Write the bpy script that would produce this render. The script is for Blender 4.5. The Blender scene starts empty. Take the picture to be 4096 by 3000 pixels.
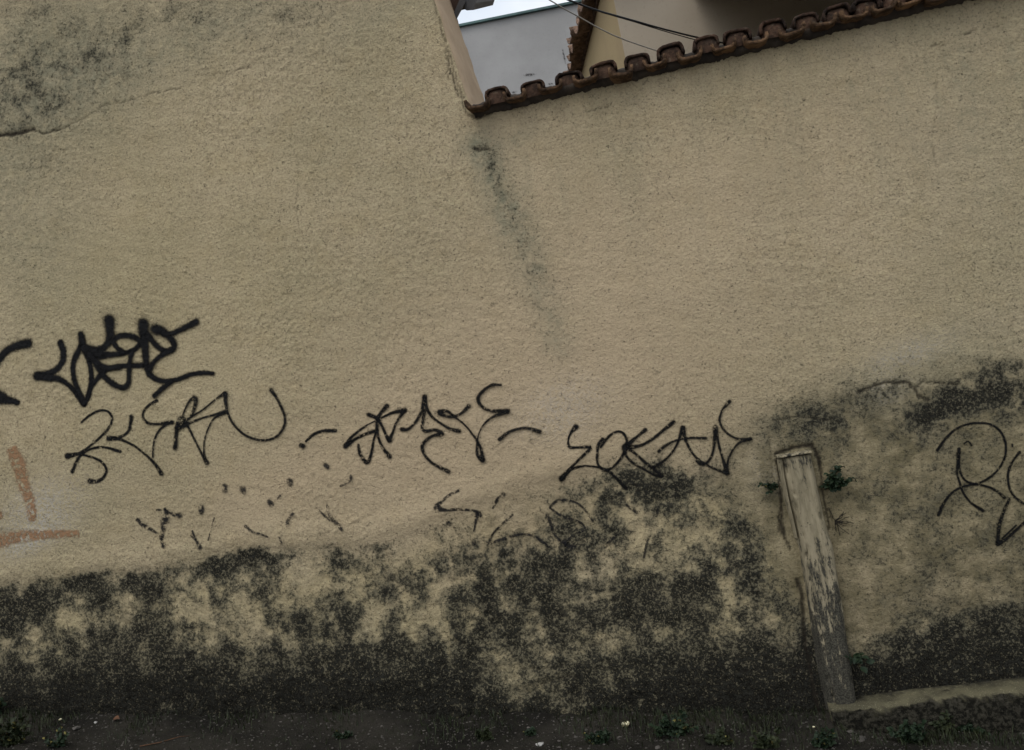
import bpy, bmesh, math, random
import numpy as np
from mathutils import Vector, Matrix, Euler

random.seed(7)
rng = np.random.default_rng(11)
scene = bpy.context.scene
C = scene.collection

# ------------------------------------------------------------------ camera
HFOV, PITCH, YAW, ROLL, CAMZ, DIST = 58.0, 3.0, 10.2, 10.5, 1.62, 5.0
cam_data = bpy.data.cameras.new('camera')
cam = bpy.data.objects.new('camera', cam_data)
C.objects.link(cam)
cam_data.sensor_width = 36.0
cam_data.lens = 18.0 / math.tan(math.radians(HFOV / 2))
cam_data.clip_end = 600
CAMP = Vector((DIST * math.tan(math.radians(YAW)), -DIST, CAMZ))
_fw = Vector((-math.sin(math.radians(YAW)) * math.cos(math.radians(PITCH)),
              math.cos(math.radians(YAW)) * math.cos(math.radians(PITCH)),
              math.sin(math.radians(PITCH)))).normalized()
_r0 = _fw.cross(Vector((0, 0, 1))).normalized()
_u0 = _r0.cross(_fw).normalized()
_a = math.radians(-ROLL)          # camera rolled clockwise: the picture turns anticlockwise
RT = _r0 * math.cos(_a) + _u0 * math.sin(_a)
UP = -_r0 * math.sin(_a) + _u0 * math.cos(_a)
cam.matrix_world = Matrix(((RT.x, UP.x, -_fw.x, CAMP.x), (RT.y, UP.y, -_fw.y, CAMP.y),
                           (RT.z, UP.z, -_fw.z, CAMP.z), (0, 0, 0, 1)))
scene.camera = cam
FPX = 2048.0 / math.tan(math.radians(HFOV / 2))

# ------------------------------------------------------------------ sky, sun, exposure
SUN_EL, SUN_AZ = 58.0, 205.0      # high, behind the photographer and a little to the left
world = bpy.data.worlds.new('World'); scene.world = world; world.use_nodes = True
wn = world.node_tree; wn.nodes.clear()
w_out = wn.nodes.new('ShaderNodeOutputWorld'); w_bg = wn.nodes.new('ShaderNodeBackground')
w_sky = wn.nodes.new('ShaderNodeTexSky'); w_sky.sky_type = 'NISHITA'; w_sky.sun_disc = False
w_sky.sun_elevation = math.radians(SUN_EL); w_sky.sun_rotation = math.radians(SUN_AZ)
w_sky.air_density = 1.0; w_sky.dust_density = 6.0; w_sky.ozone_density = 1.0
w_hsv = wn.nodes.new('ShaderNodeHueSaturation'); w_hsv.inputs['Saturation'].default_value = 0.35
wn.links.new(w_sky.outputs[0], w_hsv.inputs['Color'])
w_tc = wn.nodes.new('ShaderNodeTexCoord'); w_no = wn.nodes.new('ShaderNodeTexNoise'); w_no.inputs['Scale'].default_value = 5.0; w_no.inputs['Detail'].default_value = 5
wn.links.new(w_tc.outputs['Generated'], w_no.inputs['Vector'])
w_cl = wn.nodes.new('ShaderNodeMix'); w_cl.data_type = 'RGBA'; w_mr = wn.nodes.new('ShaderNodeMapRange'); w_mr.inputs[1].default_value = .36; w_mr.inputs[2].default_value = .62; wn.links.new(w_no.outputs['Fac'], w_mr.inputs[0]); wn.links.new(w_mr.outputs[0], w_cl.inputs[0])
w_cl.inputs[6].default_value = (4.4, 5.0, 5.8, 1); w_cl.inputs[7].default_value = (7.4, 7.5, 7.6, 1)
w_mx = wn.nodes.new('ShaderNodeMix'); w_mx.data_type = 'RGBA'; w_mx.inputs[0].default_value = 0.8      # thin overcast
wn.links.new(w_hsv.outputs[0], w_mx.inputs[6]); wn.links.new(w_cl.outputs[2], w_mx.inputs[7]); wn.links.new(w_mx.outputs[2], w_bg.inputs['Color'])
w_bg.inputs['Strength'].default_value = 0.15
wn.links.new(w_bg.outputs[0], w_out.inputs[0])
sun_d = bpy.data.lights.new('sun', 'SUN'); sun = bpy.data.objects.new('sun', sun_d); C.objects.link(sun)
sun_d.energy = 0.6; sun_d.angle = math.radians(30); sun_d.color = (1.0, 0.95, 0.87)
_az = math.radians(SUN_AZ)
_sd = Vector((math.sin(_az) * math.cos(math.radians(SUN_EL)), math.cos(_az) * math.cos(math.radians(SUN_EL)), math.sin(math.radians(SUN_EL))))
sun.rotation_euler = _sd.to_track_quat('Z', 'Y').to_euler()
scene.view_settings.view_transform = 'Standard'; scene.view_settings.look = 'None'
scene.view_settings.exposure = 0.24; scene.view_settings.gamma = 1.0
scene.view_settings.use_curve_mapping = False
scene.render.resolution_x = 1024; scene.render.resolution_y = 750
scene.render.engine = 'CYCLES'
scene.cycles.transparent_max_bounces = 24

# ------------------------------------------------------------------ measuring helpers
def ray(px, py):                  # photo pixel (4096 x 3000) -> viewing direction
    return (_fw + RT * ((px - 2048.0) / FPX) + UP * ((1500.0 - py) / FPX))
def at(px, py, Y=0.0):            # where that line of sight meets the upright plane y = Y
    d = ray(px, py); t = (Y - CAMP.y) / d.y
    return CAMP + d * t
def at_z(px, py, z):
    d = ray(px, py); t = (z - CAMP.z) / d.z
    return CAMP + d * t
def atf(x, y, Y=0.0): return at(x * 4096 / 2256.0, y * 4096 / 2256.0, Y)

def hash2(ix, iy, seed):
    n = (ix.astype(np.int64) * 374761393 + iy.astype(np.int64) * 668265263 + seed * 1274126177) & 0x7fffffff
    n = ((n ^ (n >> 13)) * 1274126177) & 0x7fffffff
    return ((n ^ (n >> 16)) & 0xffff) / 65535.0
def vnoise(x, y, seed=0):         # gradient noise, about -1..1
    x = np.asarray(x, float); y = np.asarray(y, float)
    ix = np.floor(x); iy = np.floor(y); fx = x - ix; fy = y - iy
    u = fx ** 3 * (fx * (fx * 6 - 15) + 10); v = fy ** 3 * (fy * (fy * 6 - 15) + 10)
    def g(a, b):
        h = hash2(ix + a, iy + b, seed) * 2 * np.pi
        return np.cos(h) * (fx - a) + np.sin(h) * (fy - b)
    return 1.5 * ((g(0, 0) * (1 - u) + g(1, 0) * u) * (1 - v) + (g(0, 1) * (1 - u) + g(1, 1) * u) * v)
def fbm(x, y, octv=4, seed=0, gain=0.5):
    r = 0; a = 1.0; t = 0
    for o in range(octv):
        r = r + a * vnoise(x * 2 ** o + 17.3 * o, y * 2 ** o - 9.1 * o, seed + o); t += a; a *= gain
    return r / t
def sstep(a, b, x):
    t = np.clip((x - a) / (b - a), 0, 1); return t * t * (3 - 2 * t)
def seg_dist(X, Z, pts):          # distance from every point to a polyline
    d = np.full(np.shape(X), 1e9)
    for (ax, az), (bx, bz) in zip(pts[:-1], pts[1:]):
        vx, vz = bx - ax, bz - az; L = vx * vx + vz * vz + 1e-12
        t = np.clip(((X - ax) * vx + (Z - az) * vz) / L, 0, 1)
        d = np.minimum(d, np.hypot(X - ax - t * vx, Z - az - t * vz))
    return d

# ------------------------------------------------------------------ object helpers
def link(name, mesh, mat=None, parent=None, label=None, cat=None, group=None, kind=None):
    o = bpy.data.objects.new(name, mesh); C.objects.link(o)
    if mat is not None:
        for m in (mat if isinstance(mat, (list, tuple)) else [mat]): mesh.materials.append(m)
    if parent is not None: o.parent = parent
    tag(o, label, cat, group, kind); return o
def tag(o, label=None, cat=None, group=None, kind=None):
    if label: o['label'] = label
    if cat: o['category'] = cat
    if group: o['group'] = group
    if kind: o['kind'] = kind
def thing(name, loc, label, cat, group=None, rot=(0, 0, 0)):
    o = bpy.data.objects.new(name, None); C.objects.link(o); o.location = loc; o.rotation_euler = rot
    o.empty_display_size = 0.05
    tag(o, label, cat, group); return o
def mesh_np(name, verts, faces, smooth=True, attrs=None):
    verts = np.asarray(verts, np.float32); m = bpy.data.meshes.new(name)
    if isinstance(faces, np.ndarray):
        k = faces.shape[1]; n = len(faces)
        m.vertices.add(len(verts)); m.vertices.foreach_set('co', verts.ravel())
        m.loops.add(n * k); m.loops.foreach_set('vertex_index', faces.astype(np.int32).ravel())
        m.polygons.add(n); m.polygons.foreach_set('loop_start', np.arange(0, n * k, k, dtype=np.int32))
        m.update(calc_edges=True); m.validate()
    else:
        m.from_pydata([tuple(v) for v in verts], [], faces); m.update()
    if smooth: m.polygons.foreach_set('use_smooth', np.ones(len(m.polygons), bool))
    for k_, a in (attrs or {}).items():
        at_ = m.attributes.new(k_, 'FLOAT', 'POINT'); at_.data.foreach_set('value', np.asarray(a, np.float32).ravel())
    return m
def grid_faces(nu, nv):
    i = np.arange(nu * nv).reshape(nv, nu)
    return np.stack([i[:-1, :-1], i[:-1, 1:], i[1:, 1:], i[1:, :-1]], -1).reshape(-1, 4)
def box_bm(bm, a, b, M=None):
    vs = [bm.verts.new(Vector((x, y, z)) if M is None else M @ Vector((x, y, z))) for x in (a[0], b[0]) for y in (a[1], b[1]) for z in (a[2], b[2])]
    for f in ((0, 1, 3, 2), (4, 6, 7, 5), (0, 4, 5, 1), (2, 3, 7, 6), (0, 2, 6, 4), (1, 5, 7, 3)):
        bm.faces.new([vs[i] for i in f])
def bm_mesh(name, bm, smooth=False):
    bmesh.ops.recalc_face_normals(bm, faces=bm.faces); m = bpy.data.meshes.new(name); bm.to_mesh(m); bm.free()
    if smooth: m.polygons.foreach_set('use_smooth', np.ones(len(m.polygons), bool))
    return m
def tube_mesh(name, pts, rad, n=6):
    pts = [Vector(p) for p in pts]; V = []; F = []
    for i, p in enumerate(pts):
        t = (pts[min(i + 1, len(pts) - 1)] - pts[max(i - 1, 0)]).normalized()
        s = t.cross(Vector((0, 0, 1)) if abs(t.z) < .9 else Vector((1, 0, 0))).normalized(); b = s.cross(t)
        r = rad[i] if isinstance(rad, (list, tuple)) else rad
        for k in range(n):
            a = 2 * math.pi * k / n; V.append(p + (s * math.cos(a) + b * math.sin(a)) * r)
    for i in range(len(pts) - 1):
        for k in range(n):
            F.append((i * n + k, i * n + (k + 1) % n, (i + 1) * n + (k + 1) % n, (i + 1) * n + k))
    F.append(tuple(range(n))[::-1]); F.append(tuple(range((len(pts) - 1) * n, len(pts) * n)))
    return mesh_np(name, V, F)

# ------------------------------------------------------------------ material helpers
class NT:
    def __init__(s, name):
        s.m = bpy.data.materials.new(name); s.m.use_nodes = True; s.t = s.m.node_tree; s.t.nodes.clear()
        s.out = s.n('ShaderNodeOutputMaterial'); s.b = s.n('ShaderNodeBsdfPrincipled')
        s.b.inputs['Roughness'].default_value = 0.9; s.b.inputs['Specular IOR Level'].default_value = 0.2
        s.l(s.b.outputs[0], s.out.inputs[0])
    def n(s, t): return s.t.nodes.new(t)
    def l(s, a, b): s.t.links.new(a, b)
    def put(s, sock, v):
        if isinstance(v, bpy.types.NodeSocket): s.l(v, sock)
        elif isinstance(v, (tuple, list)) and len(v) == 3 and sock.type == 'RGBA': sock.default_value = (*v, 1)
        else: sock.default_value = v
    def obj(s):
        return s.n('ShaderNodeTexCoord').outputs['Object']
    def geo(s): return s.n('ShaderNodeNewGeometry').outputs['Position']
    def map(s, v, scale=(1, 1, 1), rot=(0, 0, 0), loc=(0, 0, 0)):
        m = s.n('ShaderNodeMapping'); s.l(v, m.inputs['Vector']); m.inputs['Scale'].default_value = scale
        m.inputs['Rotation'].default_value = rot; m.inputs['Location'].default_value = loc; return m.outputs[0]
    def noise(s, v, scale, det=4, rough=.55, dist=0):
        n = s.n('ShaderNodeTexNoise'); s.l(v, n.inputs['Vector']); n.inputs['Scale'].default_value = scale
        n.inputs['Detail'].default_value = det; n.inputs['Roughness'].default_value = rough
        n.inputs['Distortion'].default_value = dist; return n.outputs['Fac']
    def attr(s, name):
        a = s.n('ShaderNodeAttribute'); a.attribute_name = name; return a.outputs['Fac']
    def math(s, op, a, b=0.0, c=0.0, clamp=False):
        n = s.n('ShaderNodeMath'); n.operation = op; n.use_clamp = clamp
        s.put(n.inputs[0], a); s.put(n.inputs[1], b); s.put(n.inputs[2], c); return n.outputs[0]
    def step(s, v, a, b, lo=0.0, hi=1.0):
        n = s.n('ShaderNodeMapRange'); n.interpolation_type = 'SMOOTHSTEP'
        s.put(n.inputs['Value'], v); s.put(n.inputs['From Min'], a); s.put(n.inputs['From Max'], b)
        s.put(n.inputs['To Min'], lo); s.put(n.inputs['To Max'], hi); return n.outputs[0]
    def mix(s, f, a, b, mode='MIX'):
        n = s.n('ShaderNodeMix'); n.data_type = 'RGBA'; n.blend_type = mode; n.clamp_factor = True
        s.put(n.inputs[0], f); s.put(n.inputs[6], a); s.put(n.inputs[7], b); return n.outputs[2]
    def bump(s, h, strength=.5, dist=.01, prev=None):
        n = s.n('ShaderNodeBump'); s.put(n.inputs['Height'], h); n.inputs['Strength'].default_value = strength
        n.inputs['Distance'].default_value = dist
        if prev is not None: s.l(prev, n.inputs['Normal'])
        return n.outputs[0]
    def done(s, col, bump=None, rough=None):
        s.put(s.b.inputs['Base Color'], col)
        if bump is not None: s.l(bump, s.b.inputs['Normal'])
        if rough is not None: s.put(s.b.inputs['Roughness'], rough)
        return s.m

def stucco_bump(k, p):
    g1 = k.noise(p, 60, 4, .65); g2 = k.noise(p, 190, 3, .6)
    return k.bump(k.math('ADD', k.math('MULTIPLY', g1, 1.0), k.math('MULTIPLY', g2, .5)), 1.0, .0105)

def mat_stucco():
    k = NT('ochre_stucco'); p = k.obj()
    big = k.noise(p, 1.1, 5, .55); mid = k.noise(p, 6.0, 5, .6); fine = k.noise(p, 82, 4, .7); spk = k.noise(p, 150, 3, .7)
    col = k.mix(k.step(big, .36, .66), (.36, .303, .19), (.44, .362, .235))
    col = k.mix(k.math('MULTIPLY', k.step(mid, .45, .7), .5), col, (.375, .30, .175))
    med = k.noise(p, 17, 5, .6); col = k.mix(k.math('MULTIPLY', k.step(med, .52, .68), .28), col, (.27, .225, .125)); col = k.mix(k.math('MULTIPLY', k.step(med, .47, .33), .25), col, (.51, .445, .275))
    col = k.mix(k.math('MULTIPLY', k.step(fine, .50, .66), .66), col, (.17, .14, .095))
    col = k.mix(k.math('MULTIPLY', k.step(fine, .48, .30), .40), col, (.55, .48, .325))
    # tints with a place of their own
    col = k.mix(k.math('MULTIPLY', k.attr('rosy'), .75), col, (.478, .37, .245))
    col = k.mix(k.math('MULTIPLY', k.attr('ochre'), .6), col, (.45, .375, .20))
    col = k.mix(k.math('MULTIPLY', k.attr('green'), k.step(med, .3, .7, .35, .95)), col, (.22, .215, .15))
    col = k.mix(k.math('MULTIPLY', k.attr('pale'), k.step(fine, .38, .62)), col, (.52, .50, .47))
    col = k.mix(k.math('MULTIPLY', k.attr('brown'), k.step(mid, .35, .65, .5, .95)), col, (.135, .115, .066))
    # sparse dark pits
    pit = k.math('MAXIMUM', k.step(k.noise(p, 38, 3, .6), .67, .73), k.step(k.noise(p, 75, 2, .6), .68, .74))
    col = k.mix(k.math('MULTIPLY', pit, k.step(k.noise(p, 3.1, 4, .6), .40, .62, .08, .62)), col, (.11, .09, .06))
    # mould: a grey film under black colonies
    md = k.attr('mould'); clus = k.noise(p, 22, 5, .68, .6)
    nz = k.math('ADD', k.math('MULTIPLY', clus, .55), k.math('MULTIPLY', spk, .45))
    film = k.math('MULTIPLY', k.step(k.math('ADD', md, k.math('MULTIPLY', clus, .9)), .45, 1.15), .88)
    col = k.mix(film, col, (.110, .102, .072))
    sp2 = k.noise(p, 70, 3, .7)
    nz = k.math('ADD', k.math('MULTIPLY', clus, .30), k.math('ADD', k.math('MULTIPLY', sp2, .85), k.math('MULTIPLY', spk, .40)))
    v = k.math('ADD', k.math('MULTIPLY', k.math('SUBTRACT', nz, .775), 4.1), k.math('MULTIPLY', md, 1.05))
    colony = k.step(v, .24, 1.0)
    dark = k.mix(k.step(sp2, .45, .66), (.004, .004, .004), (.025, .025, .021))
    col = k.mix(k.math('MULTIPLY', colony, k.step(md, .35, .85, .78, .96)), col, dark)
    col = k.mix(k.math('MULTIPLY', k.attr('crack'), .92), col, (.022, .018, .014))
    nb = stucco_bump(k, p)
    nb = k.bump(k.math('MULTIPLY', colony, clus), .35, .004, nb)
    k.b.inputs['Specular IOR Level'].default_value = .06
    return k.done(col, nb, .95)

def mat_paint(name, colour, lo=.78, hi=1.12, gaps=0.0, worn=0.0, rough=.55, halo=0.0, alpha=1.0):
    """sprayed or brushed paint on the stucco: coverage fades at the stroke's rim and in the pits"""
    k = NT(name); p = k.obj(); d = k.attr('rim')
    n1 = k.noise(p, 150, 3, .7); n2 = k.noise(p, 420, 2, .7); n3 = k.noise(p, 40, 4, .65)
    n4 = k.noise(p, 85, 4, .7)
    dd = k.math('ADD', d, k.math('MULTIPLY', k.math('SUBTRACT', n2, .5), 1.2))
    dd = k.math('ADD', dd, k.math('MULTIPLY', k.math('SUBTRACT', n4, .5), 1.3))
    a = k.step(dd, hi, lo)
    sk = k.math('ADD', n4, k.math('MULTIPLY', k.math('SUBTRACT', n3, .5), .45))
    a = k.math('MULTIPLY', a, k.step(sk, .30 + gaps * .35, .44 + gaps * .35))
    if halo:   # overspray: loose droplets round the line
        h = k.math('MULTIPLY', k.step(k.math('ADD', d, k.math('MULTIPLY', k.math('SUBTRACT', n3, .5), .8)), 2.1, .8), k.step(k.math('ADD', n2, k.math('MULTIPLY', n4, .5)), .72, .92))
        a = k.math('MAXIMUM', a, k.math('MULTIPLY', h, halo))
    a = k.math('MULTIPLY', a, alpha)
    if worn: a = k.math('MULTIPLY', a, k.step(n3, .36 + worn * .2, .52 + worn * .2))
    col = k.mix(n3, colour, tuple(c * 1.7 + .004 for c in colour))
    nb = stucco_bump(k, p)
    k.put(k.b.inputs['Base Color'], col); k.l(nb, k.b.inputs['Normal']); k.b.inputs['Roughness'].default_value = rough; k.b.inputs['Specular IOR Level'].default_value = .08
    tr = k.n('ShaderNodeBsdfTransparent'); mx = k.n('ShaderNodeMixShader')
    k.l(a, mx.inputs[0]); k.l(tr.outputs[0], mx.inputs[1]); k.l(k.b.outputs[0], mx.inputs[2]); k.l(mx.outputs[0], k.out.inputs[0])
    return k.m

def mat_clay(name, base, dark, amt=.5):
    k = NT(name); p = k.obj(); r = k.n('ShaderNodeObjectInfo').outputs['Random']
    pp = k.n('ShaderNodeVectorMath'); pp.operation = 'ADD'; k.l(p, pp.inputs[0])
    cx = k.n('ShaderNodeCombineXYZ'); k.put(cx.inputs[0], k.math('MULTIPLY', r, 31.0)); k.l(cx.outputs[0], pp.inputs[1]); q = pp.outputs[0]
    n1 = k.noise(q, 14, 5, .65); n2 = k.noise(q, 70, 4, .65)
    col = k.mix(k.step(n1, .35, .65), base, tuple(c * .62 for c in base))
    col = k.mix(k.math('MULTIPLY', r, .55), col, dark); col = k.mix(k.math('MULTIPLY', k.step(k.noise(q, 26, 4, .7), .56, .66), .5), col, (.17, .14, .10))
    col = k.mix(k.math('MULTIPLY', k.step(k.math('ADD', n1, k.math('MULTIPLY', n2, .6)), .72, .95), amt + .35), col, dark)
    col = k.mix(k.math('MULTIPLY', k.step(n2, .62, .75), .35), col, tuple(min(1, c * 1.5) for c in base))
    k.b.inputs['Specular IOR Level'].default_value = .05
    return k.done(col, k.bump(k.math('ADD', n2, n1), .7, .008), .95)

def mat_simple(name, a, b, s1=8, s2=60, bs=.3, rough=.9):
    k = NT(name); p = k.obj(); n1 = k.noise(p, s1, 5, .6); n2 = k.noise(p, s2, 4, .65)
    col = k.mix(k.step(n1, .33, .67), a, b)
    col = k.mix(k.math('MULTIPLY', k.step(n2, .55, .8), .4), col, tuple(c * .5 for c in b))
    return k.done(col, k.bump(n2, bs, .004), rough)

M_STUCCO = mat_stucco()
M_SPRAY = mat_paint('black_spray_paint', (.0035, .0035, .004), .60, 1.26, -.40, halo=.55)
M_MARK = mat_paint('black_marker_paint', (.004, .004, .004), .62, 1.26, .06, halo=.35, alpha=.97)
M_FAINT = mat_paint('worn_black_paint', (.010, .010, .011), .5, 1.3, .04, .03, alpha=.86)
M_ORANGE = mat_paint('faded_terracotta_paint', (.25, .145, .08), .66, 1.2, .09, .06, .95, alpha=.80)
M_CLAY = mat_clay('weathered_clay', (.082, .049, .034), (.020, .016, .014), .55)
M_CLAYLIT = mat_clay('lit_orange_clay', (.19, .112, .062), (.030, .021, .016), .45)  # pan tiles: paler than the caps, light on their undersides painted in
M_MORTAR = mat_simple('grimy_mortar', (.055, .043, .033), (.028, .023, .02), 12, 80, .6)
M_RETURN = mat_simple('smooth_beige_plaster', (.42, .315, .21), (.36, .265, .175), 5, 40, .15)

# ------------------------------------------------------------------ ground line and outlines on the wall
gl = at(0, 2885); gr = at(4096, 2885)
GS = (gr.z - gl.z) / (gr.x - gl.x); G0 = gl.z - GS * gl.x
def gz(x): return G0 + GS * x
E0, E1 = at(1892, 462), at(1738, 0)                    # sloping free edge of the tall part
ET = E1 + (E1 - E0) * 2.2
T0, T1 = at(1888, 455, 0.0), at(3834, -6, 0.0)         # top of the lower part, under the tiles
TS = (T1.z - T0.z) / (T1.x - T0.x)
def ztop(x): return T0.z + TS * (x - T0.x)
XL, XR = at(0, 3000).x - 0.9, at(4096, 0).x + 0.9
ZB, ZT = gz(XR) - 0.25, ET.z
CELL = 0.009
xs = np.arange(XL, XR, CELL); zs = np.arange(ZB, ZT, CELL)
X, Z = np.meshgrid(xs, zs); NX, NZ = len(xs), len(zs)
xedge = E0.x + (Z - E0.z) * (E1.x - E0.x) / (E1.z - E0.z)
xedge = xedge + .010 * fbm(Z * 9, Z * 0 + 3, 4, 91)

def W(pts):  # outline points given on the 2256-wide picture -> wall metres
    return [(atf(x, y).x, atf(x, y).z) for x, y in pts]
def line_at(pts):
    a = np.array(sorted(W(pts))); return np.interp(X, a[:, 0], a[:, 1])
def blob(x, y, rx, ry, rot=0):
    c = atf(x, y); sc = .00258
    a = math.radians(rot + 10); dx = X - c.x; dz = Z - c.z
    u = dx * math.cos(a) - dz * math.sin(a) * -1; w = -dx * math.sin(a) + dz * math.cos(a)
    return np.exp(-((u / (rx * sc)) ** 2 + (w / (ry * sc)) ** 2))

# ------------------------------------------------------------------ relief of the wall
n_big = fbm(X * .8, Z * .8, 3, 5); n_mid = fbm(X * 5, Z * 5, 4, 21)
ca, sa = math.cos(.35), math.sin(.35)
U_, V_ = X * ca - Z * sa, X * sa + Z * ca
grain = fbm(U_ * 38, V_ * 44, 2, 33, .9); grain2 = fbm(U_ * 17, V_ * 21, 3, 44, .65)
seam = np.array(sorted([(b, a) for a, b in W([(1040, 255), (1075, 370), (1125, 500), (1200, 640), (1290, 800), (1400, 1000), (1480, 1300), (1500, 1700)])]))
xseam = np.interp(Z, seam[:, 0], seam[:, 1])
leftness = 1 - sstep(-.18, .30, X - xseam + .08 * n_mid)
rough_amt = (.55 + .35 * leftness) * np.clip(.85 + 1.1 * fbm(X * 1.4, Z * 1.4, 3, 8) + .5 * fbm(X * 5, Z * 5, 2, 9), .35, 1.5)
band_ = (1 - sstep(.24, .30, ztop(X) - Z + .10 * fbm(X * 2.2, Z * 2.2, 3, 140))) * sstep(E0.x + .02, E0.x + .10, X)
rough_amt = rough_amt * (1 - .6 * band_)
trowel = fbm(U_ * 2.2, V_ * 11, 3, 52, .6)
H = .004 * band_ + .0035 * trowel + .014 * n_big + .0042 * n_mid * rough_amt + (.0046 * grain + .0030 * grain2) * rough_amt
H += .0016 * (rng.random(X.shape) - .5) * rough_amt * 2
H += .005 * leftness * sstep(0, .5, Z - (gz(X) + 1.3))

# mould -------------------------------------------------------------
top_l = line_at([(-300, 1325), (0, 1283), (150, 1268), (300, 1255), (420, 1232), (520, 1212), (620, 1202), (720, 1196), (830, 1190), (930, 1160), (1020, 1120), (1110, 1090),
                 (1200, 1062), (1260, 1045), (1330, 1010), (1400, 985), (1470, 1000), (1530, 1040), (1610, 1075), (1660, 1120), (1700, 1200), (1760, 1300), (1850, 1400), (1930, 1390), (1980, 1345),
                 (2060, 1325), (2150, 1335), (2256, 1320), (2500, 1300)])
mn1 = fbm(X * 3.2, Z * 3.2, 5, 61, .55); mn2 = fbm(X * 9, Z * 9, 5, 71, .6); mn3 = fbm(X * 24, Z * 24, 4, 75, .6)
dep = top_l - Z + .030 * mn1 + .030 * mn2 + .016 * mn3
hg = Z - gz(X)
low = 1 - sstep(.05, .56, hg + .20 * mn1)
soft = sstep(atf(700, 1200).x, atf(1150, 1100).x, X)
M = (sstep(-.015, .05, dep) * (1 - soft) + sstep(-.03, .26, dep) * soft) * (.44 + .62 * mn1 + .60 * mn2 + .24 * mn3 + .40 * fbm(X * 7 + .5 * mn1, Z * 1.3, 4, 88)) + .30 * low * sstep(0, .1, dep)
for (x, y, rx, ry, a, rot) in [
    # black runs
    (480, 1245, 150, 26, .55, 7), (620, 1215, 90, 28, .48, 6), (120, 1300, 240, 30, .60, 4), (300, 1268, 90, 22, .4, 5), (20, 1345, 90, 60, .6, 0), (250, 1420, 130, 60, .35, 0),
    (720, 1385, 110, 60, .22, 10), (760, 1235, 45, 30, .25, 0), (870, 1300, 60, 24, .18, 0), (1000, 1225, 70, 20, .28, 6), (990, 1310, 26, 34, .3, 0), (1210, 1230, 140, 60, .24, 0), (1180, 1330, 160, 60, .25, 0),
    (1330, 1350, 110, 80, .26, 0), (1640, 1240, 40, 90, .42, 0), (1480, 1310, 110, 60, .28, 0), (1420, 1030, 80, 32, .42, 8), (1330, 1060, 60, 24, .30, 0), (1250, 1075, 60, 18, .25, 0), (1470, 1075, 60, 22, .25, 0),
    (700, 1520, 400, 60, .32, 0), (250, 1540, 300, 70, .40, 0), (1640, 1470, 150, 90, .40, 0), (1720, 1560, 90, 60, .3, 0), (1010, 1465, 45, 45, .35, 0), (880, 1420, 70, 60, .25, 0), (1830, 1500, 16, 130, .5, 8),
    (2130, 1385, 160, 50, .42, 0), (2200, 1460, 150, 50, .60, 0), (2050, 1470, 90, 45, .45, 0), (1985, 1395, 60, 30, .3, 0), (1960, 1530, 50, 30, .1, 0),
    # bare patches
    (370, 1335, 110, 36, -.42, -8), (640, 1305, 120, 40, -.50, -6), (860, 1235, 110, 34, -.34, 0), (950, 1365, 95, 52, -.55, -25), (720, 1270, 70, 20, -.3, 0), (560, 1370, 50, 40, -.40, 0),
    (1125, 1480, 34, 46, -.75, 0), (1150, 1530, 60, 30, -.40, 0), (1480, 1130, 75, 34, -.45, 0), (1520, 1185, 70, 30, -.60, 0), (1310, 1130, 80, 50, -.26, 0), (1420, 1200, 80, 30, -.25, 0), (1080, 1170, 90, 40, -.28, 0),
    (1250, 1460, 150, 60, -.30, 0), (1330, 1530, 160, 40, -.30, 0), (1560, 1390, 50, 50, -.25, 0), (1620, 1380, 60, 45, -.3, 0), (1700, 1290, 40, 60, -.35, 0), (1440, 1560, 140, 24, -.25, 0), (1560, 1110, 60, 40, -.35, 0),
    (1960, 1420, 40, 60, -.40, 0), (1935, 1510, 60, 30, -.45, 0), (2010, 1430, 40, 34, -.30, 0), (330, 1470, 60, 30, -.18, 0), (800, 1300, 60, 30, -.25, 0)]:
    M = M + (a * .62 if a < 0 else a) * blob(x, y, rx, ry, rot) * (0.75 + .5 * mn2) * (1.0 if a < 0 else sstep(-.06, .06, dep) * .85 + .15)
# the band right of the post, the plaster round the post head, stains on the tall part
for (x, y, rx, ry, a, rot) in [(2150, 865, 90, 26, .44, 2), (2240, 880, 60, 36, .44, 0), (2080, 880, 40, 18, .35, 0), (1950, 858, 50, 20, .35, 0), (2190, 830, 60, 24, .32, 0), (2050, 905, 60, 14, .35, 0), (1890, 850, 30, 20, .25, 0), (2110, 800, 60, 20, .12, 0),
                               (1800, 900, 70, 40, .20, 0), (1760, 945, 50, 30, .24, 0), (1820, 950, 36, 26, .2, 0), (1700, 930, 40, 26, .16, 0), (1690, 1075, 26, 22, .30, 0),
                               (60, 215, 60, 40, .50, 0), (25, 165, 40, 20, .30, 0), (110, 240, 40, 22, .36, 0), (30, 295, 60, 14, .62, 8), (60, 130, 60, 18, .32, 10), (150, 55, 60, 30, .30, 0), (95, 20, 40, 16, .34, 0),
                               (270, 92, 30, 12, .42, 20), (190, 130, 40, 14, .2, 15), (420, 55, 40, 16, .34, 0), (450, 100, 26, 9, .40, 8), (380, 20, 70, 16, .28, 0), (620, 30, 40, 14, .26, 0), (310, 150, 50, 20, .22, 0), (230, 200, 60, 26, .18, 0), (520, 40, 60, 20, .22, 0),
                               (700, 60, 80, 16, .16, 0), (90, 370, 50, 22, .16, 0), (560, 130, 70, 20, .12, 0), (1080, 350, 16, 32, .32, -14), (1105, 410, 20, 36, .32, -14), (1140, 490, 26, 34, .22, -14), (1165, 570, 30, 40, .16, -14), (1055, 325, 20, 6, .55, -14), (1190, 640, 40, 60, .12, -14)]:
    M = M + a * (.55 if y < 400 and x < 900 else 1.1) * blob(x, y, rx * 1.2, ry * 1.25, rot) * (0.8 + .9 * mn2 + .5 * mn3)
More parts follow.
